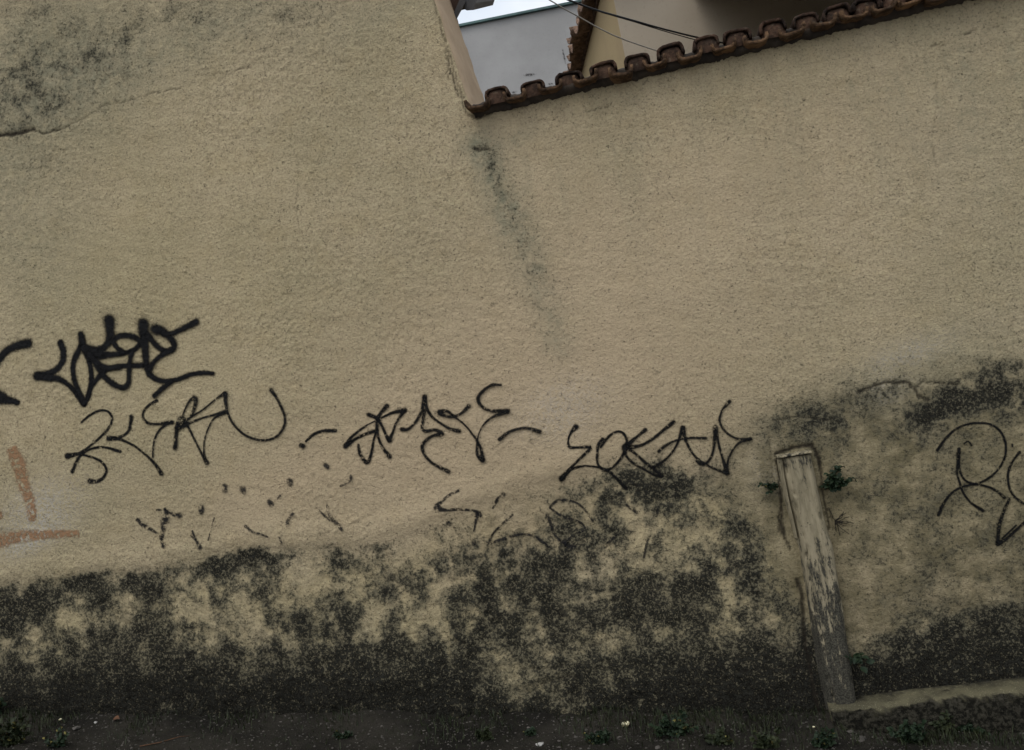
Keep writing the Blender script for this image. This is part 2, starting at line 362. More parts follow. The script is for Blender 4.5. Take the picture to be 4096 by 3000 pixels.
rgt_m = sstep(atf(1640, 1000).x, atf(1950, 1000).x, X) * sstep(-.05, .35, line_at([(1300, 1000), (1560, 980), (1700, 900), (1850, 840), (2256, 800), (2500, 780)]) - Z)
broad = .30 * blob(60, 140, 220, 210) + .30 * blob(330, 60, 330, 70) + .22 * blob(700, 20, 260, 40) + .40 * rgt_m + .22 * blob(2150, 855, 180, 50) + .14 * blob(1770, 930, 130, 70) + .30 * blob(1500, 1060, 190, 70) + .2 * blob(1650, 1180, 90, 130)
M = M + broad * (.55 + .9 * mn2 + .9 * mn1 + .5 * mn3)
deep = 1 - sstep(.06, .46, hg + .22 * mn1 + .16 * mn2)
M = M + .40 * deep * sstep(0, .1, dep) * (1 - .75 * blob(1250, 1500, 190, 70))
M = np.clip(M, 0, .84 + .30 * deep)

# cracks ------------------------------------------------------------
CR = [([(955, 0), (972, 60), (988, 112), (1006, 172), (1024, 236)], 2.0, .55), ([(2060, 180), (2064, 230), (2052, 300), (2060, 370)], 1.2, .35), ([(640, 300), (660, 380), (652, 450), (668, 520)], 1.1, .30), ([(1290, 245), (1330, 240), (1345, 232)], 1.3, .55), ([(1185, 265), (1240, 258), (1275, 248)], 1.2, .4), ([(1480, 840), (1500, 880), (1530, 900)], 1.2, .3), ([(-20, 303), (40, 295), (75, 285)], 6, 1), ([(75, 290), (95, 295), (120, 287), (152, 278)], 2.6, .9), ([(152, 278), (190, 257), (230, 232), (290, 220), (345, 203), (400, 195)], 2.0, .45), ([(520, 155), (553, 150)], 2, .5),
      ([(1890, 863), (1925, 850), (1965, 842), (2000, 842), (2015, 858), (2020, 872), (2045, 885)], 3.2, .9), ([(2015, 855), (2030, 843), (2070, 842), (2108, 848)], 2.5, .7), ([(2108, 838), (2150, 830)], 1.6, .5),
      ([(2050, 102), (2085, 98)], 1.6, .6), ([(2125, 78), (2138, 72)], 2.5, .8), ([(2138, 68), (2210, 58)], 1.5, .4),
      ([(1018, 225), (1030, 250), (1050, 262), (1085, 250)], 3.2, .7), ([(985, 130), (992, 150), (1002, 190), (1012, 215)], 2.4, .8), ([(972, 60), (980, 100), (988, 130)], 2.2, .5), ([(995, 145), (984, 160), (990, 175)], 1.6, .6),
      ([(1045, 326), (1056, 332), (1068, 330), (1080, 331)], 3, .8),
      # broken plaster round the post
      ([(1708, 1000), (1732, 990), (1762, 984), (1788, 980), (1797, 992), (1804, 1012), (1807, 1035)], 4.2, 1), ([(1712, 1003), (1716, 1050), (1723, 1120), (1722, 1150), (1730, 1185), (1742, 1208)], 3.0, .95),
      ([(1722, 1110), (1716, 1140), (1722, 1175)], 3.0, .8), ([(1807, 1040), (1813, 1090), (1822, 1130), (1826, 1165)], 3.0, .8), ([(1815, 1130), (1840, 1150), (1870, 1160)], 2.0, .6), ([(1826, 1120), (1835, 1140)], 4, .7), ([(1690, 940), (1696, 985), (1700, 1030), (1706, 1065)], 1.8, .4), ([(1712, 925), (1760, 918), (1830, 925)], 2.2, .5), ([(1830, 920), (1836, 960), (1850, 985)], 1.8, .4),
      ([(1757, 1275), (1764, 1300), (1770, 1345), (1772, 1400)], 5, .9), ([(1772, 1400), (1785, 1480), (1800, 1560), (1812, 1600)], 4, .9),
      ([(1838, 1250), (1850, 1340), (1862, 1430), (1872, 1500)], 2.4, .55), ([(1868, 1480), (1880, 1530), (1892, 1550)], 4, .8), ([(1700, 1430), (1740, 1425), (1765, 1460)], 2, .5),
      ([(850, 1415), (890, 1400), (920, 1395)], 2, .45), ([(1030, 1420), (1000, 1412), (975, 1415)], 2, .4), ([(1190, 1510), (1230, 1495), (1270, 1488)], 2.4, .6), ([(1150, 1475), (1240, 1470)], 2, .5), ([(1780, 1470), (1620, 1480)], 1.8, .4), ([(1300, 1425), (1380, 1400)], 2.5, .4)]
crack = np.zeros_like(X)
wob = .010 * mn3 + .012 * mn2
for pts, w, a in CR:
    wp = W(pts); x0, x1 = min(p[0] for p in wp) - .12, max(p[0] for p in wp) + .12
    z0, z1 = min(p[1] for p in wp) - .12, max(p[1] for p in wp) + .12
    iz, ix = slice(max(0, int((z0 - ZB) / CELL)), int((z1 - ZB) / CELL)), slice(max(0, int((x0 - XL) / CELL)), int((x1 - XL) / CELL))
    d = seg_dist(X[iz, ix] + wob[iz, ix], Z[iz, ix] + wob[iz, ix], wp)
    ww = w * .0026
    crack[iz, ix] = np.maximum(crack[iz, ix], a * (1 - sstep(ww * .35, ww * 1.25, d + .004 * mn3[iz, ix])))
H -= .008 * crack
# worn plaster low down, bulging lip along the damp line, plaster shells that came away
H += sstep(-.04, .06, dep) * (.006 * mn2 + .005 * mn3 - .006) + .010 * np.exp(-((dep + .06) / .07) ** 2) * (X < atf(1300, 1100).x)
H += .010 * sstep(0.05, .25, mn1) * low
H += .008 * blob(1330, 1440, 70, 14, 20) + .010 * blob(1180, 1495, 40, 14, 0) + .012 * blob(840, 1500, 60, 20, 0)

rosy = np.clip(1.0 * blob(1150, 900, 520, 300) + .4 * blob(1700, 330, 500, 160) + .5 * blob(600, 1080, 300, 90) + .5 * blob(1130, 1200, 180, 50) + .35 * blob(1150, 250, 160, 240) + .30 * mn1, 0, 1)
run = np.exp(-(seg_dist(X + .03 * mn1, Z, W([(1050, 322), (1085, 390), (1120, 470), (1165, 570), (1200, 660), (1230, 760)])) / .10) ** 2)
green = np.clip(run * (.50 + .50 * sstep(atf(1190, 640).z, atf(1105, 420).z, Z)) * np.clip(.90 + .6 * mn2 + .4 * mn3, 0, 1.3) + .45 * blob(1140, 305, 50, 24) + .75 * blob(90, 150, 260, 190) + .5 * blob(480, 50, 420, 80) + .4 * blob(850, 20, 300, 50) + .35 * blob(2150, 250, 200, 320) + .45 * blob(2050, 800, 260, 70) + .4 * blob(60, 500, 160, 260) + .30 * mn1 * .6, 0, 1)
rain = sstep(.02, .35, fbm(X * 11 + .4 * mn1, Z * .55, 4, 77, .6)) * np.exp(-np.maximum(0, ztop(X) - Z) / .75) * sstep(E0.x, E0.x + .3, X)
green = np.clip(green + .45 * rain * (.7 + mn2) * (1 - .8 * band_), 0, 1)
pale = np.clip(.55 * blob(90, 1125, 110, 60) + .5 * blob(60, 1195, 90, 26) + .3 * blob(1240, 900, 100, 60) + .35 * blob(1950, 870, 50, 26) + .3 * blob(1700, 1050, 40, 60) + .3 * blob(2000, 780, 80, 26), 0, 1)
rgt = sstep(atf(1520, 1000).x, atf(1780, 1000).x, X) * sstep(-.08, .30, line_at([(1300, 1000), (1560, 960), (1700, 890), (1850, 830), (2256, 770), (2500, 740)]) - Z + .10 * mn1)
brown = np.clip((1.05 * rgt + .35 * blob(2050, 1250, 240, 60) + .3 * blob(2120, 960, 200, 50) + .45 * blob(1250, 1110, 190, 70) + .45 * blob(1780, 930, 90, 50) + .45 * blob(1120, 1190, 160, 50) + .5 * blob(1600, 1080, 110, 90) + .4 * blob(1690, 1180, 60, 130)) * (.85 + .8 * mn2 + .5 * mn1), 0, 1)
ochre = np.clip(sstep(-.02, .2, dep) * (.55 + .9 * mn1) + .35 * blob(300, 700, 500, 400) + .4 * blob(2000, 1150, 260, 160) * (1 + mn2), 0, 1)

# outline: drop what lies outside, pull the rim onto the edge
inside_v = (X <= xedge) | (Z <= ztop(X) + .02)
fc = grid_faces(NX, NZ)
iv = inside_v.ravel()
keep = iv[fc].any(1)
Xs, Zs = X.copy(), Z.copy()
out = ~inside_v
de = np.where(out, X - xedge, 0); dt = np.where(out, Z - (ztop(X) + .02), 0)
snap_e = out & (de <= dt); snap_t = out & ~snap_e
Xs[snap_e] -= de[snap_e]; Zs[snap_t] -= dt[snap_t]
verts = np.stack([Xs.ravel(), -H.ravel(), Zs.ravel()], 1)
fk = fc[keep]; used = np.unique(fk); remap = np.full(NX * NZ, -1); remap[used] = np.arange(len(used))
n0 = len(used)
bottomL, bottomR = Vector((XL, 0, ZB)), Vector((xs[-1], 0, ZB))
ring = [(XL, ZB), (xs[-1], ZB), (xs[-1], ztop(xs[-1]) + .01), (E0.x - .01, ztop(E0.x) + .01), (ET.x - .01, ZT - CELL), (XL, ZT - CELL)]
TH = .28
extra = [(x, .012, z) for x, z in ring] + [(x, TH, z) for x, z in ring]
va = np.concatenate([verts[used], np.array(extra)]).astype(np.float32)
back = [n0 + 6, n0 + 7, n0 + 8, n0 + 9], [n0 + 6, n0 + 9, n0 + 10, n0 + 11]
sides = [[n0 + i, n0 + (i + 1) % 6, n0 + 6 + (i + 1) % 6, n0 + 6 + i] for i in (0, 1, 2, 4, 5)]
fa = np.concatenate([remap[fk], np.array(list(back) + sides)])
def ext(a, v=0.0): return np.concatenate([a.ravel()[used], np.full(12, v)])
wall_mesh = mesh_np('stucco_wall', va, fa, True, dict(mould=ext(M), crack=ext(crack), rosy=ext(rosy), green=ext(green), pale=ext(pale), brown=ext(brown), ochre=ext(ochre)))
wall = link('stucco_wall', wall_mesh, M_STUCCO, None, 'ochre stucco wall, tall at left, with black graffiti and mould along its foot', 'wall')

def hsamp(x, z):
    fx = np.clip((np.asarray(x) - XL) / CELL, 0, NX - 1.001); fz = np.clip((np.asarray(z) - ZB) / CELL, 0, NZ - 1.001)
    ix = fx.astype(int); iz = fz.astype(int); u = fx - ix; v = fz - iz
    return (H[iz, ix] * (1 - u) + H[iz, ix + 1] * u) * (1 - v) + (H[iz + 1, ix] * (1 - u) + H[iz + 1, ix + 1] * u) * v

# smooth plastered return of the tall part
V = []; F = []
NR = 60; prof = [(-.004, .006), (.006, .016), (.014, .05), (.018, .12), (.020, .34), (.020, .64)]
for i in range(NR):
    t = i / (NR - 1); p = E0.lerp(ET, t); wv = .004 * math.sin(i * .9) + .003 * math.sin(i * 2.3)
    for dx, dy in prof: V.append((p.x + dx + wv * .6, dy, p.z - (.03 if i == 0 else 0)))
for i in range(NR - 1):
    for j in range(len(prof) - 1): a = i * len(prof) + j; F.append((a, a + 1, a + 1 + len(prof), a + len(prof)))
link('return_face', mesh_np('return_face', V, F), M_RETURN, wall, 'smooth beige plastered end of the tall part')

# ------------------------------------------------------------------ paint on the wall
def catmull(P, Wd, step):
    P = [np.array(p, float) for p in P]
    if len(P) == 2: P = [P[0], (P[0] + P[1]) / 2, P[1]]; Wd = [Wd[0], (Wd[0] + Wd[-1]) / 2, Wd[-1]]
    Q = [2 * P[0] - P[1]] + P + [2 * P[-1] - P[-2]]; R = []; S = []
    for i in range(1, len(Q) - 2):
        n = max(2, int(np.linalg.norm(Q[i + 1] - Q[i]) / step))
        for k in range(n):
            t = k / n; a, b, c, d = Q[i - 1:i + 3]
            R.append(.5 * ((2 * b) + (-a + c) * t + (2 * a - 5 * b + 4 * c - d) * t * t + (-a + 3 * b - 3 * c + d) * t ** 3)); S.append(Wd[i - 1] * (1 - t) + Wd[i] * t)
    R.append(P[-1]); S.append(Wd[-1]); return np.array(R), np.array(S)
VV = np.array([-2.1, -1.4, -1.05, -.75, -.35, 0, .35, .75, 1.05, 1.4, 2.1])
def paint(name, strokes, off, sc, mat, label, wmul=1.0, lift=.0026, square=False):
    verts = []; faces = []; rim = []
    for si, (pts, wd) in enumerate(strokes):
        if not isinstance(wd, (list, tuple)): wd = [wd] * len(pts)
        if len(wd) < len(pts): wd = list(wd) + [wd[-1]] * (len(pts) - len(wd))
        wp = []; ww = []
        for (x, y), w in zip(pts, wd):
            px, py = off[0] + x * sc, off[1] + y * sc; a = at(px, py); b = at(px + 1, py)
            wp.append((a.x, a.z)); ww.append(w * sc * (b - a).length * .5 * wmul)
        R, S = catmull(wp, ww, .007)
        T = np.gradient(R, axis=0); T /= np.linalg.norm(T, axis=1)[:, None] + 1e-9
        ext_ = [2.1, 1.4, 1.05, .75, .4]
        jit = fbm(np.arange(len(S)) * .13 + si * 7.7, np.zeros(len(S)) + off[0] * .013, 3, 500); S = S * (1 + .22 * jit)
        if square: ext_ = [.25]
        R2 = np.concatenate([[R[0] - T[0] * S[0] * e for e in ext_], R, [R[-1] + T[-1] * S[-1] * e for e in ext_[::-1]]])
        S2 = np.concatenate([[S[0]] * len(ext_), S, [S[-1]] * len(ext_)]); T2 = np.concatenate([[T[0]] * len(ext_), T, [T[-1]] * len(ext_)])
        tt = np.concatenate([ext_, np.zeros(len(R)), ext_[::-1]])
        if square: tt = tt * 5
        Nn = np.stack([-T2[:, 1], T2[:, 0]], 1)
        gx = R2[:, None, 0] + Nn[:, None, 0] * S2[:, None] * VV[None]; gzz = R2[:, None, 1] + Nn[:, None, 1] * S2[:, None] * VV[None]
        y = -hsamp(gx, gzz) - lift - .00035 * si
        base = sum(len(v) for v in verts); n = len(R2)
        verts.append(np.stack([gx.ravel(), y.ravel(), gzz.ravel()], 1)); rim.append(np.hypot(VV[None], tt[:, None]).ravel())
        faces.append(grid_faces(len(VV), n) + base)
    m = mesh_np(name, np.concatenate(verts), np.concatenate(faces), True, dict(rim=np.concatenate(rim)))
    return link(name, m, mat, wall, label)

A = ((0, 1240), .3989)
paint('graffiti_tag', [([(-160, 700), (-60, 580), (20, 470), (90, 400), (180, 358), (290, 335)], [75, 75, 75, 70, 75, 88]), ([(-160, 850), (-60, 862), (0, 872), (100, 903), (190, 925)], [190, 170, 135, 75, 50])], *A, M_SPRAY, 'thick black strokes cut off by the left edge')
paint('graffiti_tag', [
    ([(615, 330), (645, 420), (630, 530), (570, 600), (480, 645), (385, 660)], [62, 65, 65, 60, 70, 80]), ([(385, 665), (500, 680), (600, 690), (690, 745), (760, 820), (845, 935)], [75, 70, 60, 48, 50, 60]),
    ([(820, 250), (830, 330), (800, 400), (750, 520), (745, 640), (775, 760), (850, 930)], [70, 68, 60, 56, 52, 52, 58]), ([(830, 300), (870, 420), (905, 520), (925, 640), (915, 760), (885, 880), (850, 940)], [60, 60, 52, 48, 46, 48, 52]),
    ([(890, 890), (930, 770), (990, 680), (1050, 620), (1130, 580), (1250, 560), (1440, 555)], [36, 38, 48, 52, 46, 46, 52]), ([(1100, 105), (1110, 200), (1110, 290), (1060, 370), (980, 405), (880, 395)], [112, 95, 82, 72, 72, 72]),
    ([(880, 400), (980, 450), (1100, 450), (1250, 432), (1350, 400), (1420, 330)], [80, 85, 62, 48, 48, 52]), ([(860, 385), (930, 420), (1010, 440)], [80, 110, 80]),
    ([(1440, 135), (1450, 260), (1460, 380), (1470, 500), (1480, 600), (1520, 660), (1600, 705), (1700, 710), (1800, 690), (1920, 645), (2040, 630), (2140, 638)], [118, 98, 76, 66, 60, 56, 50, 46, 46, 46, 46, 36]),
    ([(1150, 300), (1200, 265), (1280, 255), (1360, 275), (1420, 320)], 56), ([(1150, 330), (1190, 380), (1240, 420)], 50), ([(900, 460), (960, 520), (1010, 600), (1070, 680), (1150, 745), (1240, 778), (1290, 740), (1300, 640), (1310, 520), (1330, 430)], [60, 60, 60, 56, 56, 56, 52, 52, 48, 48]),
    ([(900, 440), (1000, 540), (1100, 580), (1200, 570)], 56), ([(1560, 190), (1620, 210), (1690, 260), (1740, 320), (1745, 380), (1700, 410), (1630, 400), (1550, 330), (1490, 250)], [100, 92, 72, 62, 56, 52, 52, 56, 60]),
    ([(1640, 225), (1720, 235), (1830, 190), (1970, 120)], [46, 46, 56, 66]), ([(1720, 400), (1630, 450), (1560, 510), (1510, 580)], [60, 52, 48, 58]), ([(1720, 720), (1640, 780), (1555, 860)], [46, 48, 48])],
    *A, M_SPRAY, 'heavy black tangled tag in broad spray strokes')
B = ((230, 1540), .4433)
paint('graffiti_tag', [
    ([(225, 335), (300, 270), (390, 230), (460, 240), (495, 300), (470, 380), (400, 460), (310, 540), (210, 610), (100, 640)], [18, 20, 18, 18, 20, 22, 20, 18, 20, 44]), ([(95, 640), (190, 625), (300, 645), (400, 690), (445, 760), (420, 830), (360, 870), (295, 865)], [36, 18, 18, 20, 22, 24, 26, 38]),
    ([(140, 780), (190, 670), (260, 600), (350, 565), (450, 565), (570, 600)], [28, 22, 18, 18, 20, 26]), ([(670, 285), (655, 390), (620, 440), (550, 475), (465, 480)], [36, 26, 22, 26, 38]), ([(465, 480), (570, 490), (700, 550), (800, 630), (880, 710), (940, 800)], [36, 22, 18, 18, 28, 36]),
    ([(900, 140), (830, 180), (780, 240), (780, 300), (830, 345), (920, 350), (1040, 335)], [24, 20, 18, 20, 22, 20, 36]), ([(1000, 345), (930, 400), (890, 470), (870, 550), (865, 650)], [24, 18, 18, 16, 14]),
    ([(1065, 565), (1075, 470), (1085, 370), (1110, 295), (1150, 310), (1190, 390), (1240, 490), (1300, 610), (1350, 700)], [40, 34, 30, 28, 28, 20, 18, 18, 36]), ([(1090, 390), (1200, 340), (1320, 295), (1430, 265), (1510, 245)], [50, 22, 16, 20, 42]),
    ([(1500, 255), (1420, 300), (1370, 380), (1335, 480), (1325, 580), (1335, 660)], [24, 16, 14, 14, 14, 20]), ([(1090, 380), (1200, 295), (1320, 220), (1430, 130), (1515, 75)], [40, 18, 15, 15, 32]),
    ([(1130, 290), (1160, 210), (1200, 140), (1245, 115), (1250, 170), (1220, 260), (1205, 275)], [16, 16, 22, 36, 34, 24, 14]),
    ([(1520, 80), (1525, 170), (1550, 270), (1610, 370), (1700, 450), (1800, 490), (1900, 495), (1990, 460), (2050, 380), (2060, 290), (2020, 180), (1975, 100), (1935, 45)], [40, 28, 22, 20, 20, 20, 20, 22, 22, 22, 22, 24, 36]), ([(2203, 543), (2222, 550)], 40)],
    *B, M_MARK, 'thin black tag ending in a wide U, below the heavy tag', 1.12)
Cc = ((1200, 1500), .4433)
paint('graffiti_tag', [
    ([(60, 595), (130, 535), (210, 505), (325, 502)], [20, 24, 24, 32]), ([(415, 640), (460, 570), (540, 500), (610, 450)], [42, 26, 22, 14]), ([(610, 450), (690, 410)], 10), ([(740, 385), (840, 340), (950, 318)], [16, 22, 42]), ([(415, 640), (500, 580), (600, 530), (700, 500)], [42, 24, 24, 30]),
    ([(790, 280), (735, 340), (705, 400), (695, 500), (670, 580), (650, 680), (625, 770), (600, 790), (560, 740), (535, 680), (530, 630)], [42, 28, 36, 24, 18, 22, 32, 36, 30, 26, 20]), ([(620, 355), (700, 390), (740, 450), (780, 540), (810, 590)], [32, 32, 26, 28, 38]), ([(810, 590), (840, 520), (880, 420), (940, 330)], [36, 22, 22, 30]),
    ([(700, 500), (720, 590), (760, 670), (810, 735)], [20, 24, 28, 38]), ([(925, 490), (985, 485), (1050, 420), (1100, 330), (1120, 250), (1130, 195)], [38, 24, 24, 26, 36, 40]), ([(1130, 200), (1150, 300), (1200, 380), (1280, 440), (1360, 485), (1440, 505)], [38, 28, 22, 20, 24, 38]),
    ([(1130, 320), (1115, 400), (1105, 480), (1140, 505), (1220, 495), (1275, 515)], [30, 26, 28, 32, 28, 36]), ([(1285, 530), (1200, 550), (1130, 600), (1105, 660), (1140, 740), (1220, 810), (1340, 870)], [38, 24, 26, 30, 26, 22, 36]),
    ([(1265, 330), (1330, 325), (1390, 365)], [42, 24, 20]), ([(1265, 345), (1320, 370), (1390, 375), (1460, 345), (1525, 280)], [42, 26, 28, 24, 38]), ([(1390, 370), (1480, 440), (1550, 520), (1605, 600), (1640, 680), (1650, 760)], [18, 16, 16, 24, 26, 44]),
    ([(1650, 770), (1605, 720), (1600, 640), (1615, 540), (1660, 450), (1740, 380), (1870, 330)], [40, 26, 22, 11, 14, 20, 42]), ([(1815, 90), (1740, 90), (1660, 140), (1610, 210), (1640, 280), (1720, 320), (1880, 325)], [24, 28, 28, 30, 28, 26, 42]), ([(1805, 580), (1880, 520), (1970, 485), (2060, 480), (2165, 510)], [34, 26, 22, 24, 36])],
    *Cc, M_MARK, 'thin black tag of pointed letters between two dashes', 1.1)
D = ((2180, 1560), .3989)
paint('graffiti_tag', [
    ([(310, 370), (260, 430), (235, 500), (245, 570), (330, 575), (450, 570)], [58, 30, 16, 32, 26, 32]), ([(455, 590), (350, 690), (250, 790), (165, 890)], [36, 26, 28, 52]), ([(170, 890), (260, 800), (360, 765), (470, 765), (600, 795), (690, 860), (810, 990)], [50, 24, 24, 20, 28, 26, 36]),
    ([(580, 490), (535, 550), (525, 640), (530, 740), (590, 800), (670, 780), (750, 700), (800, 610), (820, 510), (790, 440), (740, 415), (670, 440), (610, 500), (560, 570)], [36, 34, 28, 26, 28, 28, 28, 32, 28, 26, 24, 26, 26, 26]), ([(1005, 400), (920, 470), (800, 575)], [42, 28, 56]),
    ([(1290, 320), (1190, 400), (1080, 490), (960, 555), (800, 580)], [42, 34, 30, 30, 50]), ([(800, 570), (810, 650), (880, 730), (1000, 800), (1090, 850), (1170, 865)], [56, 30, 24, 24, 24, 38]), ([(830, 580), (920, 650), (1020, 740), (1100, 800), (1170, 860)], [30, 28, 28, 26, 36]),
    ([(1070, 780), (1180, 720), (1270, 630), (1330, 530), (1380, 380)], [24, 28, 24, 24, 46]), ([(1385, 380), (1410, 500), (1470, 620), (1540, 700), (1600, 740)], [46, 28, 26, 26, 28]), ([(1140, 615), (1220, 550), (1330, 500), (1450, 480), (1610, 482)], [36, 26, 24, 24, 32]),
    ([(1705, 370), (1700, 480), (1690, 590), (1660, 680), (1610, 740), (1560, 745), (1520, 715)], [42, 34, 28, 26, 26, 26, 24]), ([(1715, 380), (1740, 540), (1780, 680), (1825, 830)], [36, 28, 26, 52]), ([(1600, 740), (1700, 790), (1830, 835)], [26, 22, 42]),
    ([(1820, 800), (1840, 690), (1890, 590), (1960, 520), (2060, 488)], [34, 24, 22, 24, 38]), ([(2050, 490), (1940, 490), (1850, 450), (1780, 380), (1750, 300), (1780, 200), (1850, 115)], [32, 24, 24, 24, 24, 24, 38])],
    *D, M_MARK, 'thin black tag reading ZOKAN, left of the post', 1.05)
E = ((3650, 1620), .3754)
paint('graffiti_tag', [
    ([(260, 480), (340, 370), (440, 270), (560, 210), (700, 190), (840, 210), (940, 290), (990, 410), (985, 540), (930, 660), (820, 770), (680, 835), (570, 810), (510, 730), (490, 620), (490, 470)], [38, 34, 28, 26, 26, 26, 28, 28, 28, 26, 26, 28, 26, 28, 30, 36]),
    ([(490, 480), (475, 600), (470, 720), (500, 830), (540, 940), (620, 1040), (750, 1125)], [34, 28, 26, 26, 26, 26, 40]), ([(270, 1170), (330, 1040), (420, 930), (530, 870), (660, 845), (800, 870), (900, 920), (975, 985)], [36, 32, 28, 26, 24, 26, 28, 36]),
    ([(1140, 500), (1060, 610), (1015, 740), (1030, 880), (1090, 980), (1190, 1050), (1300, 1060), (1420, 960), (1460, 800), (1400, 600), (1300, 500)], [30, 28, 28, 28, 28, 28]), ([(1030, 1000), (970, 1130), (920, 1280), (900, 1470)], [28, 36, 42, 46]), ([(900, 1480), (1000, 1420), (1100, 1330), (1200, 1240), (1320, 1120)], [46, 36, 34, 32, 28]),
    ([(950, 1420), (1100, 1280)], 20), ([(545, 410), (590, 385), (625, 430)], [14, 14, 24]), ([(1060, 420), (1062, 440)], 20)], *E, M_MARK, 'thin black letter R beginning a tag at the right edge', 1.0)
Fz = ((480, 1840), .4433)
paint('faded_graffiti', [
    ([(150, 530), (200, 585), (280, 625), (340, 670), (375, 720), (395, 770)], [28, 34, 30, 20, 30, 42]), ([(410, 450), (425, 490), (400, 560), (385, 660), (380, 720)], [36, 58, 64, 32, 22]), ([(440, 480), (540, 500)], [16, 52]), ([(330, 450), (420, 450)], 16), ([(640, 680), (700, 740), (730, 785)], [10, 28, 38]), ([(655, 640), (690, 720)], 18),
    ([(735, 425), (738, 465)], 46), ([(945, 240), (950, 275)], 46), ([(1110, 260), (1125, 295)], [54, 36]), ([(1535, 185), (1545, 215)], 46), ([(1352, 375), (1370, 402)], 44), ([(1410, 360), (1450, 320)], 20), ([(1560, 485), (1540, 510)], 32), ([(1522, 550), (1525, 570)], 46), ([(1860, 45), (1880, 60)], 40),
    ([(1140, 595), (1200, 640), (1280, 665), (1360, 695)], [28, 20, 18, 12]), ([(1870, 400), (1890, 480), (1940, 550), (2010, 620)], [16, 24, 36, 36]), ([(1780, 430), (1840, 490), (1900, 540)], [12, 18, 18]), ([(2090, 140), (2090, 170)], 24), ([(2000, 230), (2080, 190)], 22), ([(855, 520), (830, 620), (805, 720)], 12), ([(1450, 690), (1470, 740)], 18)],
    *Fz, M_FAINT, 'worn remains of an old black tag under the thin U tag', 1.1)
Gz = ((1650, 1900), .4433)
paint('faded_graffiti', [
    ([(415, 140), (340, 175), (270, 235), (220, 290), (300, 315), (420, 310), (560, 325), (600, 350), (620, 375)], [30, 26, 24, 56, 28, 22, 22, 46, 22]), ([(580, 360), (565, 440), (550, 510)], [40, 20, 12]), ([(820, 175), (765, 225), (725, 300)], [42, 32, 18]), ([(320, 435), (385, 480)], [40, 14]), ([(550, 600), (555, 620)], 44),
    ([(900, 360), (800, 450), (720, 540), (680, 625)], [18, 18, 22, 34]), ([(680, 630), (780, 590), (900, 550), (1000, 535), (1100, 555), (1170, 600), (1225, 645)], [24, 30, 24, 22, 22, 24, 28]), ([(1240, 290), (1300, 235), (1380, 225), (1480, 250), (1560, 320), (1630, 420)], [24, 24, 24, 18, 18, 18]),
    ([(1245, 300), (1330, 360), (1440, 400), (1530, 440), (1555, 490), (1480, 530), (1390, 590), (1380, 620), (1470, 655)], [22, 24, 24, 20, 18, 16, 22, 32, 36]), ([(1215, 360), (1250, 450), (1290, 550), (1390, 630)], [28, 24, 22, 24]), ([(1740, 640), (1800, 580), (1880, 510)], [36, 24, 12]), ([(1930, 270), (2020, 340)], 24), ([(2215, 310), (2200, 370)], 24), ([(2130, 560), (2105, 650), (2090, 740)], 20)],
    *Gz, M_FAINT, 'worn remains of an old black tag on the mouldy plaster', 1.1)
Hz = ((0, 1740), .3026)
paint('brush_stroke', [([(170, 170), (265, 400), (325, 650), (400, 850), (440, 1130)], [150, 190, 160, 140, 112])], *Hz, M_ORANGE, 'upright faded terracotta brush stroke', 1, .0028, True)
paint('brush_stroke', [([(-260, 1470), (0, 1400), (200, 1350), (400, 1330), (650, 1312), (900, 1305), (1050, 1302)], [200, 180, 150, 130, 110, 100, 92])], *Hz, M_ORANGE, 'level faded terracotta brush stroke', 1, .0028, True)
paint('brush_stroke', [([(-160, 700), (-70, 900), (-20, 1030), (5, 1110)], [110, 110, 100, 90])], *Hz, M_ORANGE, 'end of a terracotta stroke at the left edge', 1, .0028, True)

# ------------------------------------------------------------------ tile coping
def arch_mesh(name, hw, ht, th, length, flip=False, n=12, power=2.6, taper=.88, seed=0):
    r = random.Random(seed); V = []; F = []; rows = [0, .015, .5, 1.0]
    for t in rows:
        s = 1 - (1 - taper) * t; rr = .96 if t == 0 else 1.0
        for ring_, (w, h) in enumerate(((hw * s * rr, ht * s * rr), ((hw - th) * s, (ht - th) * s))):
            for i in range(n + 1):
                a = math.pi * i / n; c, sn = math.cos(a), math.sin(a)
                x = w * math.copysign(abs(c) ** (2 / power), c); z = h * abs(sn) ** (2 / power)
                V.append((x + r.uniform(-.002, .002), t * length + (r.uniform(-.006, .006) if t == 0 else 0), (-z if flip else z) + r.uniform(-.002, .002)))
    k = n + 1
    for ri in range(len(rows) - 1):
        b = ri * 2 * k; c = b + 2 * k
        for i in range(n):
            F.append((b + i, b + i + 1, c + i + 1, c + i)); F.append((b + k + i + 1, b + k + i, c + k + i, c + k + i + 1))
        F.append((b, c, c + k, b + k)); F.append((b + n, b + k + n, c + k + n, c + n))
    for b in (0, (len(rows) - 1) * 2 * k):
        for i in range(n): F.append((b + i, b + k + i, b + k + i + 1, b + i + 1))
    m = mesh_np(name, V, F); bm = bmesh.new(); bm.from_mesh(m); bmesh.ops.recalc_face_normals(bm, faces=bm.faces); bm.to_mesh(m); bm.free()
    return m
cap_px = [1993, 2137, 2273, 2417, 2547, 2683, 2822, 2949, 3087, 3219, 3343, 3461, 3572, 3680, 3785]
def cope_y(px): return 463 - (px - 1888) * .2379
OV = -.03
cap_X = [at(p, cope_y(p) - 60, OV).x for p in cap_px]
pitch = (cap_X[-1] - cap_X[-4]) / 3
while cap_X[-1] < XR - .1: cap_X.append(cap_X[-1] + pitch)
q0, q1 = at(1888, 463, OV), at(3834, 0, OV)
def zpan(x): return q0.z + (q1.z - q0.z) * (x - q0.x) / (q1.x - q0.x)
